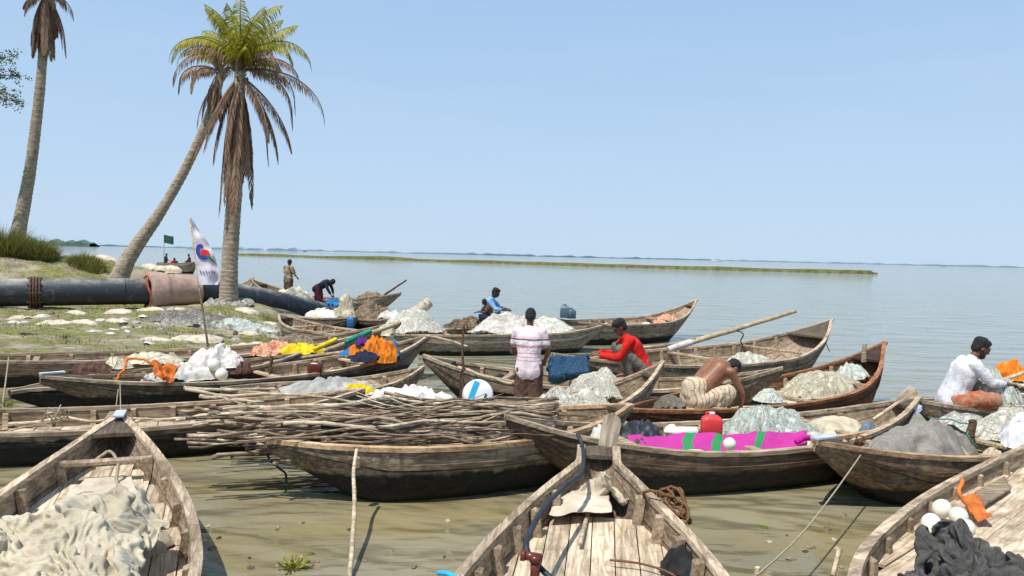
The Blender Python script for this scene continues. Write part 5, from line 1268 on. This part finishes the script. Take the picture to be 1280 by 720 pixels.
# --- small clutter lying in the boats
random.seed(55)
for bo, n in ((b_red, 7), (b_big, 7), (b_net, 5), (b_greynet, 5), (b_man, 9), (b_edge, 6), (b_rag, 8), (b_shore, 8), (b_wee, 6), (b_blue, 7), (b_tip, 6), (b_lowleft, 8), (b_mag, 5), (b_beach, 3), (b_brown, 4)):
    for k in range(n):
        t = random.uniform(.15, .85); lat = random.uniform(-.6, .6)*bo.dkw(t); q = bo.at(t, lat, .03)
        kind = random.random()
        if kind < .42:
            ln = random.uniform(.5, 1.5); a = bo.rz+random.gauss(0, .25); d = Vector((math.cos(a), math.sin(a), random.uniform(-.02, .10)))*ln/2
            t2 = min(max(t, .3), .7); q = bo.at(t2, lat*.6, .10)
            stick('loose short stick lying inside a moored boat', q-d, q+d, random.uniform(.012, .024), random.choice(['bark', 'bark_pale', 'rail']), 'loose sticks lying in the boats', 900+k)
        elif kind < .62:
            knot('small coil of old rope lying in a moored boat', q, random.uniform(.07, .12), random.choice(['rope', 'rope', 'rope_brown']), 4, k, .008)['group'] = 'rope coils lying in the boats'
        elif kind < .86:
            heap('rag_pile', 'small crumpled scrap of sheeting or net lying in a moored boat', 'rag', q, random.uniform(.14, .3), random.uniform(.1, .2), random.uniform(.08, .16), random.uniform(0, 3), random.choice(['sack', 'canvas2', 'grey_tarp', 'net_cream', 'brown_lungi', 'black_cloth', 'char_net']), 'cloth', 26, 400+k, group='small scraps lying in the boats', rough=.5, freq=7)
        else:
            T = thing('plank', 'loose weathered plank lying in a moored boat', 'plank', q+Vector((0, 0, .05)), bo.rz+random.gauss(0, .15), 'loose planks lying in the boats'); T.rotation_euler[1] = random.uniform(-.05, .05)
            mb = MB(); L_ = random.uniform(.4, .8); mb.box(-L_/2, L_/2, -.06, .06, 0, .022); o = mb.build('board', M['deck'], T); bevel(o, .005)
# ------------------------------------------------------------------ bank items
random.seed(90)
spots = [(28, 398, 1.0), (105, 408, 1.0), (93, 391, .8), (150, 390, 1.2), (141, 401, .8), (245, 430, 1.2), (192, 425, 1.0), (305, 410, 1.3), (222, 397, 1.0), (228, 421, .6), (310, 421, .8), (335, 416, .7), (303, 437, 1), (70, 404, 1), (140, 412, .6), (190, 388, .9), (320, 430, .7), (185, 440, .5)]
for i, (px, py, s) in enumerate(spots):
    # find ground
    z = .5
    for _ in range(6):
        p = PZ(px, py, z); z = gh(p.x, p.y)
    hh = .13*s if i != 5 else .16
    heap('sandbag', 'pale flattened sandbag half sunk in the muddy grass', 'sandbag', Vector((p.x, p.y, z-.02)), .42*s*random.uniform(.8, 1.2), .34*s*random.uniform(.8, 1.2), hh, random.uniform(-.4, .4), 'stone', 'cloth', 26, 100+i, group='pale sandbags on the bank', rough=.25, freq=4, sink=.06)
for i, (px, py, s) in enumerate([(92, 322, 1.3), (108, 326, 1.3), (80, 318, 1.0), (122, 330, 1.2), (96, 334, 1.2), (172, 334, 1.1), (186, 330, 1.0), (200, 338, 1.1), (178, 344, 1.1), (212, 332, .9), (120, 320, 1.0), (160, 345, 1.0), (200, 347, .9)]):
    Y = 28.3+.25*(i % 3); p = PY(px, py, Y); 
    o = heap('sandbag', 'pale bulging sandbag stacked behind the black pipe', 'sandbag', (p.x, p.y, gh(p.x, p.y)+.02+.10*(i % 2)), .52*s, .32*s, .13, random.uniform(-.3, .3), 'stone', 'smooth', 24, 140+i, group='stacked sandbags behind the pipe', rough=.2, freq=3, sink=.15)
    b2 = gh(p.x, p.y)
random.seed(4)
for i in range(70):
    px = random.uniform(205, 352); py = random.uniform(374, 404)
    Y = 20.8+random.uniform(-.4, .8); x = PY(px, py, Y).x; z = gh(x, Y)
    s = random.uniform(.10, .24)
    heap('rubble_stone', 'grey rubble lump in the debris below the upright palm', 'rubble', (x, Y, z-.04), s*1.3, s, s*.9, random.uniform(0, 3), 'rock', 'net', 14, 200+i, group='rubble below the upright palm', rough=.5, freq=8, sink=.06)
for i in range(16):
    a = i/16*2*PI; bx_ = PY(286, 362, 24).x; x = bx_+.55*math.cos(a); y = 24+.5*math.sin(a); s = random.uniform(.14, .24)
    heap('rubble_stone', 'pale lump of earth and root packed round the foot of the upright palm', 'rubble', (x, y, gh(x, y)-.05), s*1.3, s, s*.75, random.uniform(0, 3), 'rock', 'smooth', 14, 300+i, group='root lumps round the upright palm', rough=.5, freq=8, sink=.06)
heap('fishing_net', 'old grey net debris dumped on the bank below the pipe wrap', 'net', (PY(235, 388, 21.2).x, 21.2, gh(PY(235, 388, 21.2).x, 21.2)-.05), 1.3, .45, .3, .1, 'net_grey', 'net', 50, 88, strands=260, rough=.4, freq=3)
heap('fishing_net', 'pale grey net debris dumped on the bank below the upright palm', 'net', (PY(300, 393, 21.2).x, 20.9, gh(PY(300, 393, 21.2).x, 20.9)-.05), 1.2, .4, .26, -.1, 'net_teal', 'net', 50, 89, strands=240, rough=.4, freq=3)

random.seed(66)
for i in range(46):
    x = random.uniform(-15, -6.5); y = random.uniform(14.5, 21.5)
    if sdist(x, y) < .5: continue
    heap('litter_scrap', 'small scrap of litter trodden into the muddy bank', 'litter', (x, y, gh(x, y)), random.uniform(.06, .22), random.uniform(.05, .12), random.uniform(.03, .07), random.uniform(0, 3), random.choice(['sack', 'grey_tarp', 'black_cloth', 'canvas2', 'bark', 'sack', 'char_net', 'rust']), 'cloth', 12, 600+i, group='litter scraps on the bank', rough=.5, freq=9, sink=.02)
# flags
def flag():
    Y = 16.8; base = PY(262, 436, Y); top = PY(237, 272, Y-.1); T = thing('party_flag', 'white pennant flag with blue red and green emblem on a leaning pole', 'flag', base)
    mb = MB(); bz = gh(base.x, base.y)-base.z-.2; mb.sweep([Vector((0, 0, 0))+Vector((.03, 0, min(bz, -.1))), (top-base)*.5+Vector((-.02, 0, 0)), top-base], [.028, .022, .016], 8); mb.build('pole', M['bark_pale'], T, True)
    # outline: left edge along the pole, right edge stepped
    rows = [(272, 237, 239), (285, 238.5, 247), (300, 241, 258), (312, 243, 265), (325, 245, 270), (338, 246.5, 273), (350, 248, 274), (356, 249, 272)]
    nu, vs, fs = 14, [], []
    ys = np.linspace(272, 356, 40); 
    def P_(y, u, off=0):
        for i in range(len(rows)-1):
            if rows[i][0] <= y <= rows[i+1][0]: t = (y-rows[i][0])/(rows[i+1][0]-rows[i][0]); l = rows[i][1]*(1-t)+rows[i+1][1]*t; r = rows[i][2]*(1-t)+rows[i+1][2]*t; break
        x = l+(r-l)*u; wv = .05*math.sin(u*6+y*.07)*u+.02*math.sin(y*.3)*u
        return PY(x, y, Y-.08-wv-off)-base
    for y in ys:
        for i in range(nu+1): vs.append(P_(y, i/nu))
    for j in range(len(ys)-1):
        for i in range(nu): k = j*(nu+1)+i; fs.append((k, k+1, k+nu+2, k+nu+1))
    FC = mesh_obj('flag_cloth', vs, fs, cloth_mat('white flag cloth', (.80, .76, .82), (.70, .66, .73), 3), T)
    def patch(nm, f, mat):
        vs = []; fs = []; q = 16
        for j in range(q+1):
            for i in range(q+1):
                y, u = f(i/q, j/q); vs.append(P_(y, min(max(u, .02), .98), .02))
        for j in range(q):
            for i in range(q): k = j*(q+1)+i; fs.append((k, k+1, k+q+2, k+q+1))
        o = mesh_obj(nm, vs, fs, mat, FC)
    patch('emblem_ring', lambda a, r: (315+(5+5*r)*math.sin(.6+a*4.6), .42+(.16+.20*r)*math.cos(.6+a*4.6)), plain('flag blue', (.04, .06, .35), .8))
    patch('emblem_disc', lambda a, r: (316+4.2*r*math.sin(a*2*PI), .55+.26*r*math.cos(a*2*PI)), plain('flag red', (.6, .02, .03), .8))
    patch('emblem_leaf', lambda a, r: (318+13*a+(1-a)*3*r, .66+.34*a-.12*r*(1-a)), plain('flag green', (.02, .28, .08), .8))
    for k in range(6): patch('letter_mark', lambda a, r, k=k: (338+3.5*r+(k % 2), .12+.13*k+.07*a), plain('faded lettering', (.30, .28, .38), .8))
flag()
def small_flag():
    base = PY(205, 330, 73); T = thing('green_flag', 'small dark green flag on a thin pole above the distant boat', 'flag', base)
    top = PY(205, 293, 73)-base; mb = MB(); mb.sweep([(0, 0, 0), top], .035, 6); mb.build('pole', M['bamboo'], T)
    vs = []; fs = []
    for j in range(5):
        for i in range(9): vs.append(top+Vector((i*.11, .08*math.sin(i*.9), -.03-j*.19-.02*i)))
    for j in range(4):
        for i in range(8): k = j*9+i; fs.append((k, k+1, k+10, k+9))
    FC = mesh_obj('flag_cloth', vs, fs, plain('dark green flag', (.01, .10, .07), .8), T)
    mb = MB(); mb.lathe([(.2, -.005), (.2, .005)], 16, Matrix.Translation(top+Vector((.42, -.03, -.48))) @ Matrix.Rotation(PI/2, 4, 'X')); mb.build('disc', plain('dull red disc', (.10, .05, .03), .8), FC)
small_flag()

# ------------------------------------------------------------------ ships on the horizon
def ship(label, px, py, Y, L_, mat, rz=.1):
    p = PY(px, py, Y); T = thing('ship', label, 'ship', (p.x, p.y, 0), rz, 'ships on the horizon')
    mb = MB(); h = L_*.045
    mb.add([(-L_/2, -L_*.06, 0), (L_*.42, -L_*.06, 0), (L_/2, 0, h*.2), (L_*.42, L_*.06, 0), (-L_/2, L_*.06, 0), (-L_/2, -L_*.07, h), (L_*.44, -L_*.07, h), (L_*.53, 0, h*1.4), (L_*.44, L_*.07, h), (-L_/2, L_*.07, h)],
           [(0, 1, 6, 5), (1, 2, 7, 6), (2, 3, 8, 7), (3, 4, 9, 8), (4, 0, 5, 9), (5, 6, 7, 8, 9)]); mb.build('hull', mat, T)
    mb = MB(); mb.box(-L_*.35, L_*.15, -L_*.05, L_*.05, h, h*2.1); mb.box(-L_*.28, -L_*.02, -L_*.04, L_*.04, h*2.1, h*3.0); mb.build('superstructure', mat, T)
    mb = MB(); mb.box(-L_*.22, -L_*.17, -L_*.02, L_*.02, h*3, h*4.2); mb.build('funnel', mat, T)
wm = plain('hazy white ship paint', (.66, .72, .78), .8); gm_ = plain('hazy grey ship paint', (.34, .44, .52), .8)  # both ship colours carry distance haze as a bluish tint
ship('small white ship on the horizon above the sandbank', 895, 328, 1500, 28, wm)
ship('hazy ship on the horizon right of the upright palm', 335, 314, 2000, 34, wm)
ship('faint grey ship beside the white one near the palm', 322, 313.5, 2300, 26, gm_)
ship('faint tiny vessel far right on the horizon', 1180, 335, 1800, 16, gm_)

# ------------------------------------------------------------------ people
def caps(bm_list, pts, rads):
    for i in range(len(pts)-1):
        bm_list.append((Vector(pts[i]), Vector(pts[i+1]), rads[i], rads[i+1]))
def ell(bm_list, c, r3, rot=None): bm_list.append(('E', Vector(c), r3, rot))
def solid(parts, name, mat, parent, voxel, smooth=6, disp=0, seed=0, fac=.55):
    vs = []; fs = []
    def sph(c, r3, rot, n=14, m_=9):
        k = len(vs); 
        for i in range(1, m_):
            for j in range(n):
                a = PI*i/m_; p = 2*PI*j/n; q = Vector((r3[0]*math.sin(a)*math.cos(p), r3[1]*math.sin(a)*math.sin(p), r3[2]*math.cos(a)))
                if rot is not None: q = rot @ q
                vs.append(c+q)
        t = Vector((0, 0, r3[2])); b = -t
        if rot is not None: t = rot @ t; b = rot @ b
        vs.append(c+t); vs.append(c+b); T_, B_ = len(vs)-2, len(vs)-1
        for i in range(m_-2):
            for j in range(n): fs.append((k+i*n+j, k+(i+1)*n+j, k+(i+1)*n+(j+1) % n, k+i*n+(j+1) % n))
        for j in range(n): fs.append((T_, k+j, k+(j+1) % n)); fs.append((B_, k+(m_-2)*n+(j+1) % n, k+(m_-2)*n+j))
    for p in parts:
        if p[0] == 'E': sph(p[1], p[2], p[3]); continue
        a, b, ra, rb_ = p; d = b-a
        if d.length < 1e-5: continue
        q = d.to_track_quat('Z', 'Y').to_matrix(); n = 14; k = len(vs)
        sph(a, (ra,)*3, None); sph(b, (rb_,)*3, None); k = len(vs)
        for (c, r) in ((a, ra), (b, rb_)):
            for j in range(n): ang = 2*PI*j/n; vs.append(c+q @ Vector((r*math.cos(ang), r*math.sin(ang), 0)))
        for j in range(n): fs.append((k+j, k+(j+1) % n, k+n+(j+1) % n, k+n+j))
        fs.append(tuple(reversed([k+j for j in range(n)]))); fs.append(tuple(k+n+j for j in range(n)))
    o = mesh_obj(name, vs, fs, mat, None, True)
    m = o.modifiers.new('r', 'REMESH'); m.mode = 'VOXEL'; m.voxel_size = voxel; m.use_smooth_shade = True
    m = o.modifiers.new('s', 'SMOOTH'); m.factor = fac; m.iterations = smooth
    bake(o); me = o.data
    if disp:
        nrm = [v.normal.copy() for v in me.vertices]
        for v, nn in zip(me.vertices, nrm):
            q = v.co.copy(); f = noise.fractal(Vector((q.x*7, q.y*7, q.z*4+seed)), 1, 2, 3)+.6*(1-2*abs(noise.noise(Vector((q.x*9, q.y*9, q.z*5+seed)))))
            v.co = q+nn*disp*f
    me.polygons.foreach_set('use_smooth', [True]*len(me.polygons))
    o.parent = parent
    return o

def person(label, loc, yaw, J, skin='skin', top=None, sleeve=.5, bottom=None, bottom_kind='lungi', scale=1.0, voxel=.011, hairstyle='short', beard=False, group=None, collar=False):
    T = thing('person', label, 'person', loc, yaw, group); T.scale = (scale,)*3
    V = {k: Vector(v) for k, v in J.items() if k not in ('hp', 'hy')}
    hp, hy = J.get('hp', 0), J.get('hy', 0)
    HR = Matrix.Rotation(hy, 3, 'Z') @ Matrix.Rotation(hp, 3, 'Y')   # head: +X is face
    P_ = []
    pel, ch, nk, hd = V['pelvis'], V['chest'], V['neck'], V['head']
    bel = pel.lerp(ch, .45)
    for s in (-1, 1):
        off = Vector((0, s*.055, 0))
        caps(P_, [pel+off, bel+off*.8, ch+off*1.2], [.115, .105, .125] if top else [.125, .135, .14])
    caps(P_, [V['sl'], V['sr']], [.062, .062]); caps(P_, [ch, nk], [.12, .058]); caps(P_, [nk, hd+HR @ Vector((-.02, 0, -.05))], [.056, .052])
    for q in ('l', 'r'):
        sh, el, wr = V['s'+q], V['e'+q], V['w'+q]; s = 1 if q == 'l' else -1
        caps(P_, [ch.lerp(sh, .45), sh], [.09, .062])
        caps(P_, [sh, sh.lerp(el, .45), el], [.056, .050, .038]); caps(P_, [el, el.lerp(wr, .35), wr], [.040, .040, .026])
        # hand
        d = (wr-el).normalized(); hd_ = V.get('h'+q, d) if ('h'+q) in V else d
        side = hd_.cross(Vector((0, 0, 1))); side = side.normalized() if side.length > .1 else Vector((0, 1, 0)); nrm = side.cross(hd_).normalized()
        pc = wr+hd_*.05
        for f in (-1, -.33, .33, 1):
            caps(P_, [wr+side*f*.012, wr+hd_*.085+side*f*.030], [.017, .013])
            ln = (.072, .085, .080, .062)[int((f+1)*1.5+.1)]
            k0 = wr+hd_*.085+side*f*.032; k1 = k0+hd_*ln*.5-nrm*.012; k2 = k1+hd_*ln*.35-nrm*.03
            caps(P_, [k0, k1, k2], [.0115, .010, .0085])
        t0 = wr+hd_*.025+side*s*.028; t1 = t0+hd_*.035+side*s*.030-nrm*.01; caps(P_, [t0, t1, t1+hd_*.035-nrm*.015], [.016, .0125, .010])
        hi, kn, an, to = V['h_'+q], V['k'+q], V['a'+q], V['t'+q]
        caps(P_, [hi, hi.lerp(kn, .4), kn], [.092, .080, .056]); caps(P_, [kn, kn.lerp(an, .3), an], [.055, .054, .036])
        hl = an-(to-an).normalized()*.035; caps(P_, [an, hl-Vector((0, 0, .02))], [.034, .034]); caps(P_, [hl-Vector((0, 0, .02)), an.lerp(to, .5), to], [.030, .032, .022])
    # head
    def H(x, y, z): return hd+HR @ Vector((x, y, z))
    ell(P_, H(-.010, 0, .022), (.098, .076, .092), HR); ell(P_, H(.022, 0, -.045), (.064, .056, .068), HR); ell(P_, H(.048, 0, -.088), (.028, .030, .022), HR)
    caps(P_, [H(.082, 0, .018), H(.104, 0, -.020)], [.010, .015]); caps(P_, [H(.085, -.016, -.060), H(.085, .016, -.060)], [.0095, .0095])
    caps(P_, [H(.080, -.04, .035), H(.080, .04, .035)], [.013, .013])
    for s in (-1, 1): ell(P_, H(-.008, s*.078, -.005), (.020, .008, .032), HR)
    solid(P_, 'body', M[skin], T, voxel, 4)
    # hair
    Hh = []
    ell(Hh, H(-.020, 0, .040), (.104, .084, .092), HR); ell(Hh, H(-.055, 0, -.005), (.062, .074, .070), HR)
    if hairstyle == 'full': ell(Hh, H(.008, 0, .090), (.078, .070, .044), HR); ell(Hh, H(-.028, 0, .070), (.096, .088, .074), HR)
    solid(Hh, 'hair', M['hair'], T, voxel*.9, 2, .008)
    if beard:
        Bb = []; ell(Bb, H(.040, 0, -.082), (.050, .054, .040), HR)
        for s in (-1, 1): caps(Bb, [H(.0, s*.060, -.02), H(.03, s*.050, -.07)], [.022, .024])
        solid(Bb, 'beard', M['hair'], T, voxel*.9, 2, .003)
    for s in (-1, 1):
        mb = MB(); c = H(.086, s*.030, .014); mb.lathe([(.0095*math.sin(PI*i/8), -.0095*math.cos(PI*i/8)) for i in range(1, 8)], 10, Matrix.Translation(c)); mb.build('eye', M['hose'], T, True)
    if top:
        S = []
        for s in (-1, 1):
            off = Vector((0, s*.055, 0)); lowp = pel+(pel-ch).normalized()*.05
            caps(S, [lowp+off, bel+off*.8, ch+off*1.25], [.152, .136, .142])
        caps(S, [V['sl'], V['sr']], [.072, .072]); caps(S, [ch, nk.lerp(ch, .12)], [.138, .074])
        for q in ('l', 'r'):
            sh, el, wr = V['s'+q], V['e'+q], V['w'+q]
            caps(S, [ch.lerp(sh, .45), sh], [.11, .074])
            if sleeve <= .5: e = sh.lerp(el, sleeve*1.6); caps(S, [sh, e], [.072, .070])
            else: caps(S, [sh, el], [.076, .060]); caps(S, [el, el.lerp(wr, (sleeve-.5)*2*.92)], [.060, .046])
        solid(S, 'shirt', M[top], T, voxel, 5, .010, 3)
        if collar: mb = MB(); 
    if bottom:
        S = []; hl_, hr_ = V['h_l'], V['h_r']
        if bottom_kind == 'lungi':
            S_r = .135
            for s in (-1, 1): caps(S, [pel+Vector((0, s*.05, .03 if top else .07)), pel+Vector((0, s*.05, 0))], [.118 if top else .135, .122 if top else .142])
            for q in ('l', 'r'):
                hi, kn, an = V['h_'+q], V['k'+q], V['a'+q]
                caps(S, [hi, kn, kn.lerp(an, .55)], [.125, .095, .085])
            for t in (0, .25, .5, .75, 1):
                caps(S, [hl_.lerp(V['kl'], t), hr_.lerp(V['kr'], t)], [.115-.03*t]*2)
            for t in (.2, .45, .7): caps(S, [V['kl'].lerp(V['al'], t), V['kr'].lerp(V['ar'], t)], [.075, .075])
        else:
            for s in (-1, 1): caps(S, [pel+Vector((0, s*.05, .05)), pel+Vector((0, s*.05, 0))], [.125, .135])
            for q in ('l', 'r'): hi, kn, an = V['h_'+q], V['k'+q], V['a'+q]; caps(S, [pel.lerp(hi, .8), hi.lerp(kn, .5), kn, kn.lerp(an, .85)], [.115, .098, .078, .058])
        if bottom_kind == 'lungi':
            for q in ('l', 'r'): caps(S, [pel, V['k'+q].lerp(V['a'+q], .35)], [.12, .10])
        solid(S, 'lungi' if bottom_kind == 'lungi' else 'trousers', M[bottom], T, voxel, 5, .018 if bottom_kind == 'lungi' else .013, 8)
    return T
stand = dict(pelvis=(0, 0, .93), chest=(.03, 0, 1.30), neck=(.05, 0, 1.46), head=(.085, 0, 1.605), hp=.35, sl=(.03, .19, 1.405), sr=(.03, -.19, 1.405), el=(.10, .27, 1.12), er=(.06, -.29, 1.13), wl=(.34, .14, 1.05), wr=(.28, -.22, 1.00),
             h_l=(0, .09, .90), h_r=(0, -.09, .90), kl=(.04, .12, .49), kr=(.03, -.13, .49), al=(0, .12, .08), ar=(-.02, -.15, .08), tl=(.17, .14, .03), tr=(.15, -.18, .03))
squat = dict(pelvis=(0, 0, .20), chest=(.17, 0, .52), neck=(.27, 0, .66), head=(.355, 0, .785), hp=.55, sl=(.23, .18, .60), sr=(.23, -.18, .60), el=(.40, .23, .36), er=(.40, -.22, .36), wl=(.64, .10, .38), wr=(.62, -.10, .40),
             h_l=(.0, .10, .18), h_r=(.0, -.10, .18), kl=(.36, .17, .48), kr=(.36, -.17, .48), al=(.20, .15, .08), ar=(.20, -.15, .08), tl=(.36, .17, .03), tr=(.36, -.17, .03))
bend = dict(pelvis=(0, 0, .26), chest=(.34, 0, .56), neck=(.50, 0, .60), head=(.60, 0, .56), hp=1.15, sl=(.40, .21, .55), sr=(.40, -.21, .55), el=(.50, .27, .28), er=(.54, -.27, .28), wl=(.62, .12, .06), wr=(.64, -.14, .06),
            h_l=(.0, .10, .18), h_r=(.0, -.10, .18), kl=(.36, .20, .30), kr=(.38, -.20, .28), al=(.16, .18, .07), ar=(.18, -.18, .07), tl=(.32, .2, .03), tr=(.34, -.2, .03))
sit = dict(pelvis=(0, 0, .13), chest=(.14, 0, .48), neck=(.22, 0, .63), head=(.315, 0, .755), hp=.45, sl=(.18, .18, .57), sr=(.18, -.18, .57), el=(.36, .24, .36), er=(.36, -.22, .36), wl=(.58, .10, .36), wr=(.60, -.10, .34),
           h_l=(.02, .10, .11), h_r=(.02, -.10, .11), kl=(.36, .26, .16), kr=(.36, -.26, .16), al=(.34, -.02, .07), ar=(.42, .06, .07), tl=(.38, -.16, .05), tr=(.46, .2, .05))
fwd = dict(stand, pelvis=(-.05, 0, .85), chest=(.32, 0, 1.08), neck=(.46, 0, 1.12), head=(.58, 0, 1.12), hp=1.0, sl=(.38, .19, 1.10), sr=(.38, -.19, 1.10), el=(.48, .22, .84), er=(.48, -.22, .84), wl=(.58, .10, .62), wr=(.58, -.12, .62))
p = PY(661, 440, 10.6); pz = PY(661, 388, 10.6).z
pm = person('man standing with his back turned in a pink and white striped polo shirt', (p.x, p.y-.05, pz-1.70), R(82), stand, 'skin', 'striped_shirt', .35, 'brown_lungi')
pm.scale = (1, .9, 1)
p = PY(798, 474, 11.5)
person('man in a bright red long sleeved shirt squatting on the boat mending net', (p.x+.05, p.y, p.z-.02), R(183), squat, 'skin', 'red_shirt', 1.0, 'trouser', 'trousers', hairstyle='full', scale=1.0)
p = PY(868, 516, 10.4)
person('bare backed man in a cream checked lungi bending low over the boat', (p.x+.0, p.y, p.z), R(24), bend, 'skin_paler', None, 1, 'cream_lungi', scale=1.04)
p = PY(1189, 508, 9.75)
person('bearded man in a white long sleeved shirt sitting and mending net at right', (p.x, p.y, p.z-.02), R(-8), sit, 'skin', 'white_shirt', .88, 'orange_lungi', beard=True, hairstyle='full', scale=1.02)
p = PY(604, 402, 19.6)
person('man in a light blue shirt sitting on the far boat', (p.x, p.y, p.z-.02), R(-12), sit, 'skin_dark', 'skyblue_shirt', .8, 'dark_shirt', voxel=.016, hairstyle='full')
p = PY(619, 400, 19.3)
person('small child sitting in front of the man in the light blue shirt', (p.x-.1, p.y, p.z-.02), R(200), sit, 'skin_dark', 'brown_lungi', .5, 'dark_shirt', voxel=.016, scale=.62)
p = PY(360, 362, 31.5); pz = PY(360, 325, 31.5).z
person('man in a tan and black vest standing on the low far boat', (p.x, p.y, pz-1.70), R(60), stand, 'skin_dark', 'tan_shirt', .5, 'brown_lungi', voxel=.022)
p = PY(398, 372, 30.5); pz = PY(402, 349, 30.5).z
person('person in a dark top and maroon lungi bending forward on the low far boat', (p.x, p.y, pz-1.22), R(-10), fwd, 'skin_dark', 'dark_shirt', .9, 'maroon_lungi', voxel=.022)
for k, (px, mt, ps, yw) in enumerate([(207, 'dark_shirt', stand, 40), (214, 'red_shirt', sit, 0), (222, 'brown_lungi', sit, 180), (231, 'dark_shirt', sit, 20), (237, 'maroon_lungi', stand, 200)]):
    p = PY(px, 330, 73)
    person(['person in dark clothes at the left end of the distant boat', 'person in red sitting left of the middle of the distant boat', 'person in brown sitting mid boat in the distance', 'person in dark clothes sitting right of the middle of the distant boat', 'person in maroon at the right end of the distant boat'][k],
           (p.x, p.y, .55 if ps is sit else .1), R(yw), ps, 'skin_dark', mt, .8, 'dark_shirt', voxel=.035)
p = PY(142, 322, 29)
person('person crouching half hidden behind the leaning palm trunk', (p.x, p.y, p.z-.98), R(-70), squat, 'skin_dark', 'dark_shirt', .8, 'dark_shirt', voxel=.022)

# ------------------------------------------------------------------ floating things
def weed(label, c, r, n, seed):
    rs = random.Random(seed); T = thing('water_hyacinth', label, 'water plant', c, 0); mb = MB(); st = MB()
    for i in range(n):
        a = rs.uniform(0, 6.3); q = rs.random()*r; x, y = math.cos(a)*q, math.sin(a)*q; h = rs.uniform(.01, .07); d = Vector((math.cos(a), math.sin(a), rs.uniform(.1, .7))).normalized(); s = rs.uniform(.014, .032)
        sd_ = d.cross(Vector((0, 0, 1))).normalized(); p = Vector((x, y, h))
        pts = [p-d*s*.2]+[p+d*s*t+sd_*s*.55*w_ for t, w_ in ((.3, .9), (.8, 1), (1.2, .5), (1.35, 0), (1.2, -.5), (.8, -1), (.3, -.9))]
        mb.add(pts, [tuple(range(8))]); st.sweep([(x*.4, y*.4, -.01), p], .006, 4)
    mb.build('leaves', M['weed'], T); st.build('stalks', M['weed'], T)
weed('yellow green water hyacinth floating at the bottom left of the stake', PZ(366, 709, .01), .13, 26, 1)
weed('small water plant sprig floating beside the lower left boat', PZ(209, 604, .01), .06, 7, 2)
weed('green sprig growing in the mud at the far left edge', PZ(6, 508, .01), .14, 14, 3)
heap('coconut_husk', 'brown and orange husk floating right of the lower left boat', 'husk', PZ(253, 678, -.01), .07, .05, .06, .2, 'mixed', 'net', 24, 5, rough=.5, freq=12)
heap('debris_clump', 'dark weed clump floating beside the yellow green hyacinth', 'debris', PZ(392, 706, -.02), .10, .06, .05, .2, 'bark', 'net', 24, 6, rough=.6, freq=12)

random.seed(17)
for i in range(34):
    px = random.choice([random.uniform(240, 560), random.uniform(850, 1080)]); q = PZ(px, random.uniform(640, 712), .003)
    if 560 < px < 920: continue
    r_ = random.uniform(.010, .03)
    heap('floating_scrap', 'tiny leaf or wood scrap floating on the muddy water', 'debris', q, r_*1.6, r_, .008, random.uniform(0, 3), random.choice(['bark', 'bark_pale', 'bark', 'weed', 'bark_dark']), 'cloth', 8, 800+i, group='scraps floating on the water', rough=.4, freq=20, sink=.004)
# ------------------------------------------------------------------ render settings
sc.view_settings.view_transform = 'Standard'; sc.view_settings.look = 'None'; sc.view_settings.exposure = 0
sc.render.film_transparent = False
sc.cycles.max_bounces = 6
